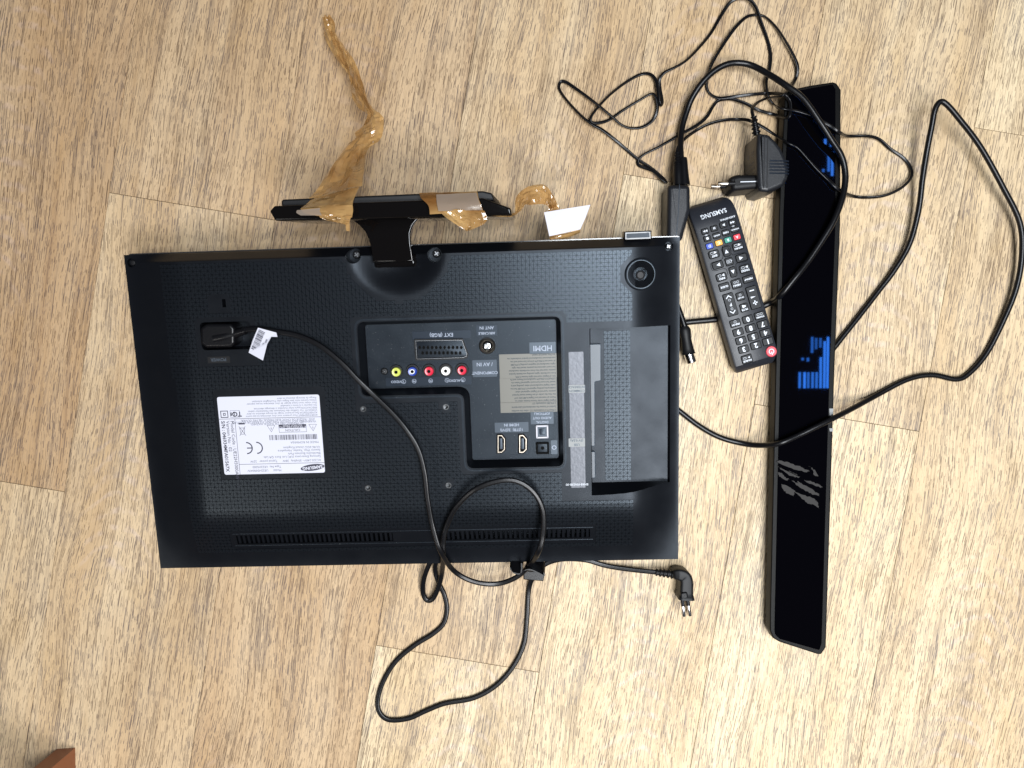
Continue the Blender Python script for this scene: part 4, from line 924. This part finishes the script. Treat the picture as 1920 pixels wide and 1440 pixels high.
key(1412.4, 557.9, .0100, .0220, marks=(rc_(.0044, .0011, 0, .0000+.0048+.0005), rc_(.0011, .0044, 0, .0053), rc_(.0046, .0010, 0, -.0070), ('p', [(-.0022, -.0006), (.0028, -.0014), (.0028, .0004)])), kh=.0016, name='volume_rocker')
key(1387.8, 555.8, .0076, .0076, marks=(('t', 'CH LIST', .0018, 0, .0014, .04), ('f', 0, -.0014, .0022, .0020)))
key(1395, 576.7, .0076, .0076, marks=(('t', 'MUTE', .0024, 0, .0020, .03), ('p', [(-.0018, -.0016), (.0016, -.0028), (.0016, .0004), (-.0018, -.0006)])))
for s, u, v in (('0', 1401.7, 598.5), ('9', 1383.9, 622.5), ('8', 1407.1, 615.1), ('7', 1429.3, 607.9), ('6', 1389, 638.5), ('5', 1411.7, 631.3), ('4', 1434.6, 623.9), ('3', 1394, 654.7), ('2', 1416.8, 647.5), ('1', 1439.4, 640.1)):
    key(u, v, .0100, .0066, marks=(('t', s, .0066, 0, 0, .03),))
key(1378.3, 605.8, .0100, .0066, marks=(('t', 'PRE-CH', .0023, 0, .0014, .04), ('f', 0, -.0012, .0024, .0022))); key(1424.2, 591.5, .0100, .0066, marks=(('t', 'TTX/MIX', .0020, 0, .0014, .04), ('f', -.0016, -.0012, .0024, .0020), ('f', .0016, -.0012, .0024, .0020)))
key(1400.3, 673.2, .0102, .0078, marks=(('t', 'SOURCE', .0022, 0, .0016, .04), ('f', .0020, -.0012, .0030, .0018), tri_(.0010, 'r', -.0020, -.0012)))
x, y = rp(1445.7, 659); pk = obj('power_key', lathe(x, y, [(.0052, KT-.0004), (.0052, KT+.0010), (.0048, KT+.0014), (0, KT+.0014)], 32), 'red', rm); mb = MB()
pts = [(x+.0023*math.cos(t), y+.0023*math.sin(t)) for t in [R(115+i*310/16) for i in range(17)]]
for i in range(16): line(mb, pts[i], pts[i+1], .0008, KT+.0015)
line(mb, (x, y+.0002), (x, y+.0034), .0008, KT+.0015); obj('key_print', mb.get(), 'white', pk, 0)
mb = MB(); x, y = rp(1338.7, 399.6); text(mb, 'SAMSUNG', .0062, x, y, KT+.00012, rot=0, bold=.02, sx=.92)
# the case slopes down towards this end: drape the letters on it
def drape(m_): return ([(a, b, KT+.00012-float(np.interp(b+RL/2, [0, .0012, .003, .006, .010, .014, .019, .025], [.0125, .0095, .0075, .0054, .0034, .0018, .0006, 0]))) for a, b, c in m_.v], m_.f)
x, y = rp(1364.4, 409); text(mb, 'AA59-00741A', .0026, x, y, KT, rot=0, bold=.02)
for u, v in ((1374.5, 424), (1324, 441)): x, y = rp(u, v); text(mb, 'REC', .0014, x, y, KT+.0001, rot=0, bold=.03)
obj('lettering', drape(mb), 'white', rm, 0)
# pad channels moulded round the arrow keys
def groove(pts, w_=.00045):
    q = [Vector((*rp(u, v), KT+.00004)) for u, v in pts]; return sweep(ctr(q, 5), [(-w_/2, -.0001), (w_/2, -.0001), (w_/2, .0001), (-w_/2, .0001)])
G1 = lambda x, y: (1280+x/8.47, 350+y/8.47)
for pts in ([G1(620, 985), G1(645, 940), G1(720, 930), G1(755, 975), G1(775, 1060), G1(800, 1085), G1(870, 1065), G1(990, 1050), G1(1030, 1080), G1(1035, 1150), G1(990, 1190), G1(870, 1215), G1(845, 1250), G1(870, 1390)], [G1(610, 990), G1(640, 1100), G1(610, 1160), G1(470, 1205), G1(445, 1240), G1(465, 1320), G1(520, 1335), G1(660, 1300), G1(700, 1330), G1(720, 1400)]):
    obj('groove', groove(pts), 'deep', rm, 0)
# ---------------------------------------------------------------- packing tape, paper, leg
def rib(name, Lp, Rp, m, parent, nx=8, n=5, amp=.003, seed=1, onp=P):
    a = ctr([onp(*q) for q in Lp], n); b = ctr([onp(*q) for q in Rp], n); r = np.random.default_rng(seed)
    v = []; f = []; ph = r.uniform(0, 6, 6); N_ = len(a)
    for i in range(N_):
        for j in range(nx+1):
            t = j/nx; q = a[i].lerp(b[i], t); e = math.sin(math.pi*t)**.5
            s = math.sin(i*.25+t*6+ph[0])+.8*abs(math.sin(i*.17-t*8+ph[1]))*2+.4*math.sin(i*.8+t*4+ph[2])+r.uniform(-.45, .45)
            v.append(q+Vector((r.uniform(-.1, .1)*amp, r.uniform(-.1, .1)*amp, amp*s*(.35+.65*e))))
    for i in range(N_-1):
        for j in range(nx): k = i*(nx+1)+j; f.append((k, k+1, k+nx+2, k+nx+1))
    return obj(name, (v, f), m, parent, 14)
t1 = thing('packing_tape', 'long twisted strip of brown packing tape sticking up from the television foot', 'tape')
Lp = [(606, 39, .010), (616, 77, .016), (637, 113, .026), (653, 135, .034), (659, 167, .042), (672, 193, .050), (690, 212, .058), (689, 228, .064), (674, 244, .072), (670, 258, .080), (656, 271, .088), (627, 309, .104), (602, 352, .124), (585, 372, .134)]
Rp = [(616, 30, .014), (627, 52, .018), (630, 70, .022), (648, 97, .030), (663, 122, .036), (674, 148, .042), (689, 189, .052), (698, 208, .060), (711, 224, .068), (716, 240, .074), (709, 263, .082), (686, 284, .094), (680, 317, .114), (674, 350, .136)]
for i in range(len(Lp)):
    k = .20 if i < 9 else .06; l, r_ = Vector(Lp[i]), Vector(Rp[i]); e_ = (l-r_)*k; e_.z = 0; Lp[i] = tuple(l+e_); Rp[i] = tuple(r_-e_)
rib('tape_strip', Lp, Rp, 'tape', t1, seed=4, amp=.0032)
rib('tape_strip', [(585, 372, .130), (574, 383, .138), (563, 391, .1445)], [(674, 350, .134), (664, 372, .1425), (661, 384, .1465)], 'tape', t1, nx=12, n=7, seed=6, amp=.0008)
rib('tape_strip', [(563, 391, .1460), (572, 400, .1475), (596, 405, .1475)], [(661, 384, .1475), (662, 395, .1480), (660, 408, .1480)], 'tape', t1, nx=12, n=6, seed=7, amp=.0005)
rib('tape_strip', [(596, 402, .147), (602, 409, .145), (614, 414, .142)], [(660, 405, .148), (656, 415, .146), (650, 422, .142)], 'tape', t1, nx=10, n=6, seed=8, amp=.0014)
rib('tape_strip', [(649, 407, .147), (648, 418, .140), (649, 433, .132)], [(655, 407, .147), (656, 418, .140), (656, 434, .132)], 'tape', t1, nx=3, n=5, seed=9, amp=.0006)
rib('tape_strip', [(557, 394, .1498), (556, 399, .1498), (564, 404, .1498)], [(600, 390, .1500), (600, 397, .1500), (604, 404, .1500)], 'film', t1, nx=6, n=5, seed=3, amp=.0001)
t2 = thing('packing_tape', 'short crumpled brown packing tape wrapped round the right half of the television foot', 'tape')
rib('tape_strip', [(786, 362, .1415), (790, 372, .1465), (803, 385, .1480), (806, 402, .1480)], [(895, 359, .1415), (898, 374, .1475), (902, 384, .1490), (906, 396, .1490)], 'tape', t2, nx=16, n=5, seed=11, amp=.0005)
rib('tape_strip', [(818, 365, .1470), (819, 380, .1502), (822, 396, .1512)], [(893, 361, .1470), (899, 379, .1510), (905, 394, .1512)], 'film', t2, nx=10, n=5, seed=12, amp=.0003)
rib('tape_strip', [(820, 394, .149), (834, 406, .147), (852, 419, .143), (874, 433, .140)], [(908, 395, .149), (913, 408, .146), (908, 420, .142), (880, 433, .139)], 'tape', t2, nx=12, n=5, seed=13, amp=.0016)
t3 = thing('packing_tape', 'curled brown packing tape arching between the foot and the white paper scrap', 'tape')
rib('tape_strip', [(912, 401, .13), (935, 403, .128), (958, 402, .122), (966, 396, .118), (967, 372, .112), (983, 354, .106), (1003, 347, .102), (1021, 347, .100), (1034, 362, .098), (1046, 386, .098)], [(912, 404, .13), (935, 406, .128), (960, 406, .122), (978, 395, .108), (984, 384, .100), (992, 384, .096), (1006, 383, .094), (1020, 384, .094), (1028, 388, .094), (1032, 394, .094)], 'tape', t3, nx=8, seed=21, amp=.0020)
rib('tape_strip', [(1030, 442, .087), (1058, 439, .087), (1088, 431, .088)], [(1031, 450, .080), (1060, 447, .080), (1087, 437, .080)], 'tape', t3, nx=5, seed=22, amp=.0008)
rib('tape_strip', [(1028, 384, .0935), (1030, 415, .089), (1034, 444, .085)], [(1046, 384, .0935), (1058, 410, .089), (1084, 432, .085)], 'tape', t3, nx=6, seed=23, amp=.0003)
ps = [P(1020, 398, .0955), P(1062, 391, .0975), P(1107, 384, .0960), P(1098, 408, .094), P(1088, 430, .0915), P(1058, 437, .0915), P(1030, 443, .0905), P(1025, 420, .0935)]
pap = obj('paper_scrap', loft([[q-Vector((0, 0, .0003)) for q in ps][::-1], ps[::-1]]), 'paper', None, 0); tag(pap, 'small white four-cornered paper scrap stuck on the tape above the television edge', 'paper')
lg = thing('wooden_leg', 'orange wooden furniture leg in the bottom left corner of the picture', 'furniture leg')
A_, B2, C2 = P(107, 1404, 0), P(141, 1402, 0), P(140, 1440, 0)
def lower(z, dx, dy): return [(q.x+dx, q.y+dy, z) for q in (A_, B2, B2+Vector((0, -.034, 0)), A_+Vector((-.002, -.034, 0)))]
obj('post', loft([lower(0, 0, 0)[::-1], lower(.16, -.012, -.006)[::-1]][::-1] if False else [lower(0, 0, 0), lower(.45, -.03, -.02)]), 'leg', lg, 0)
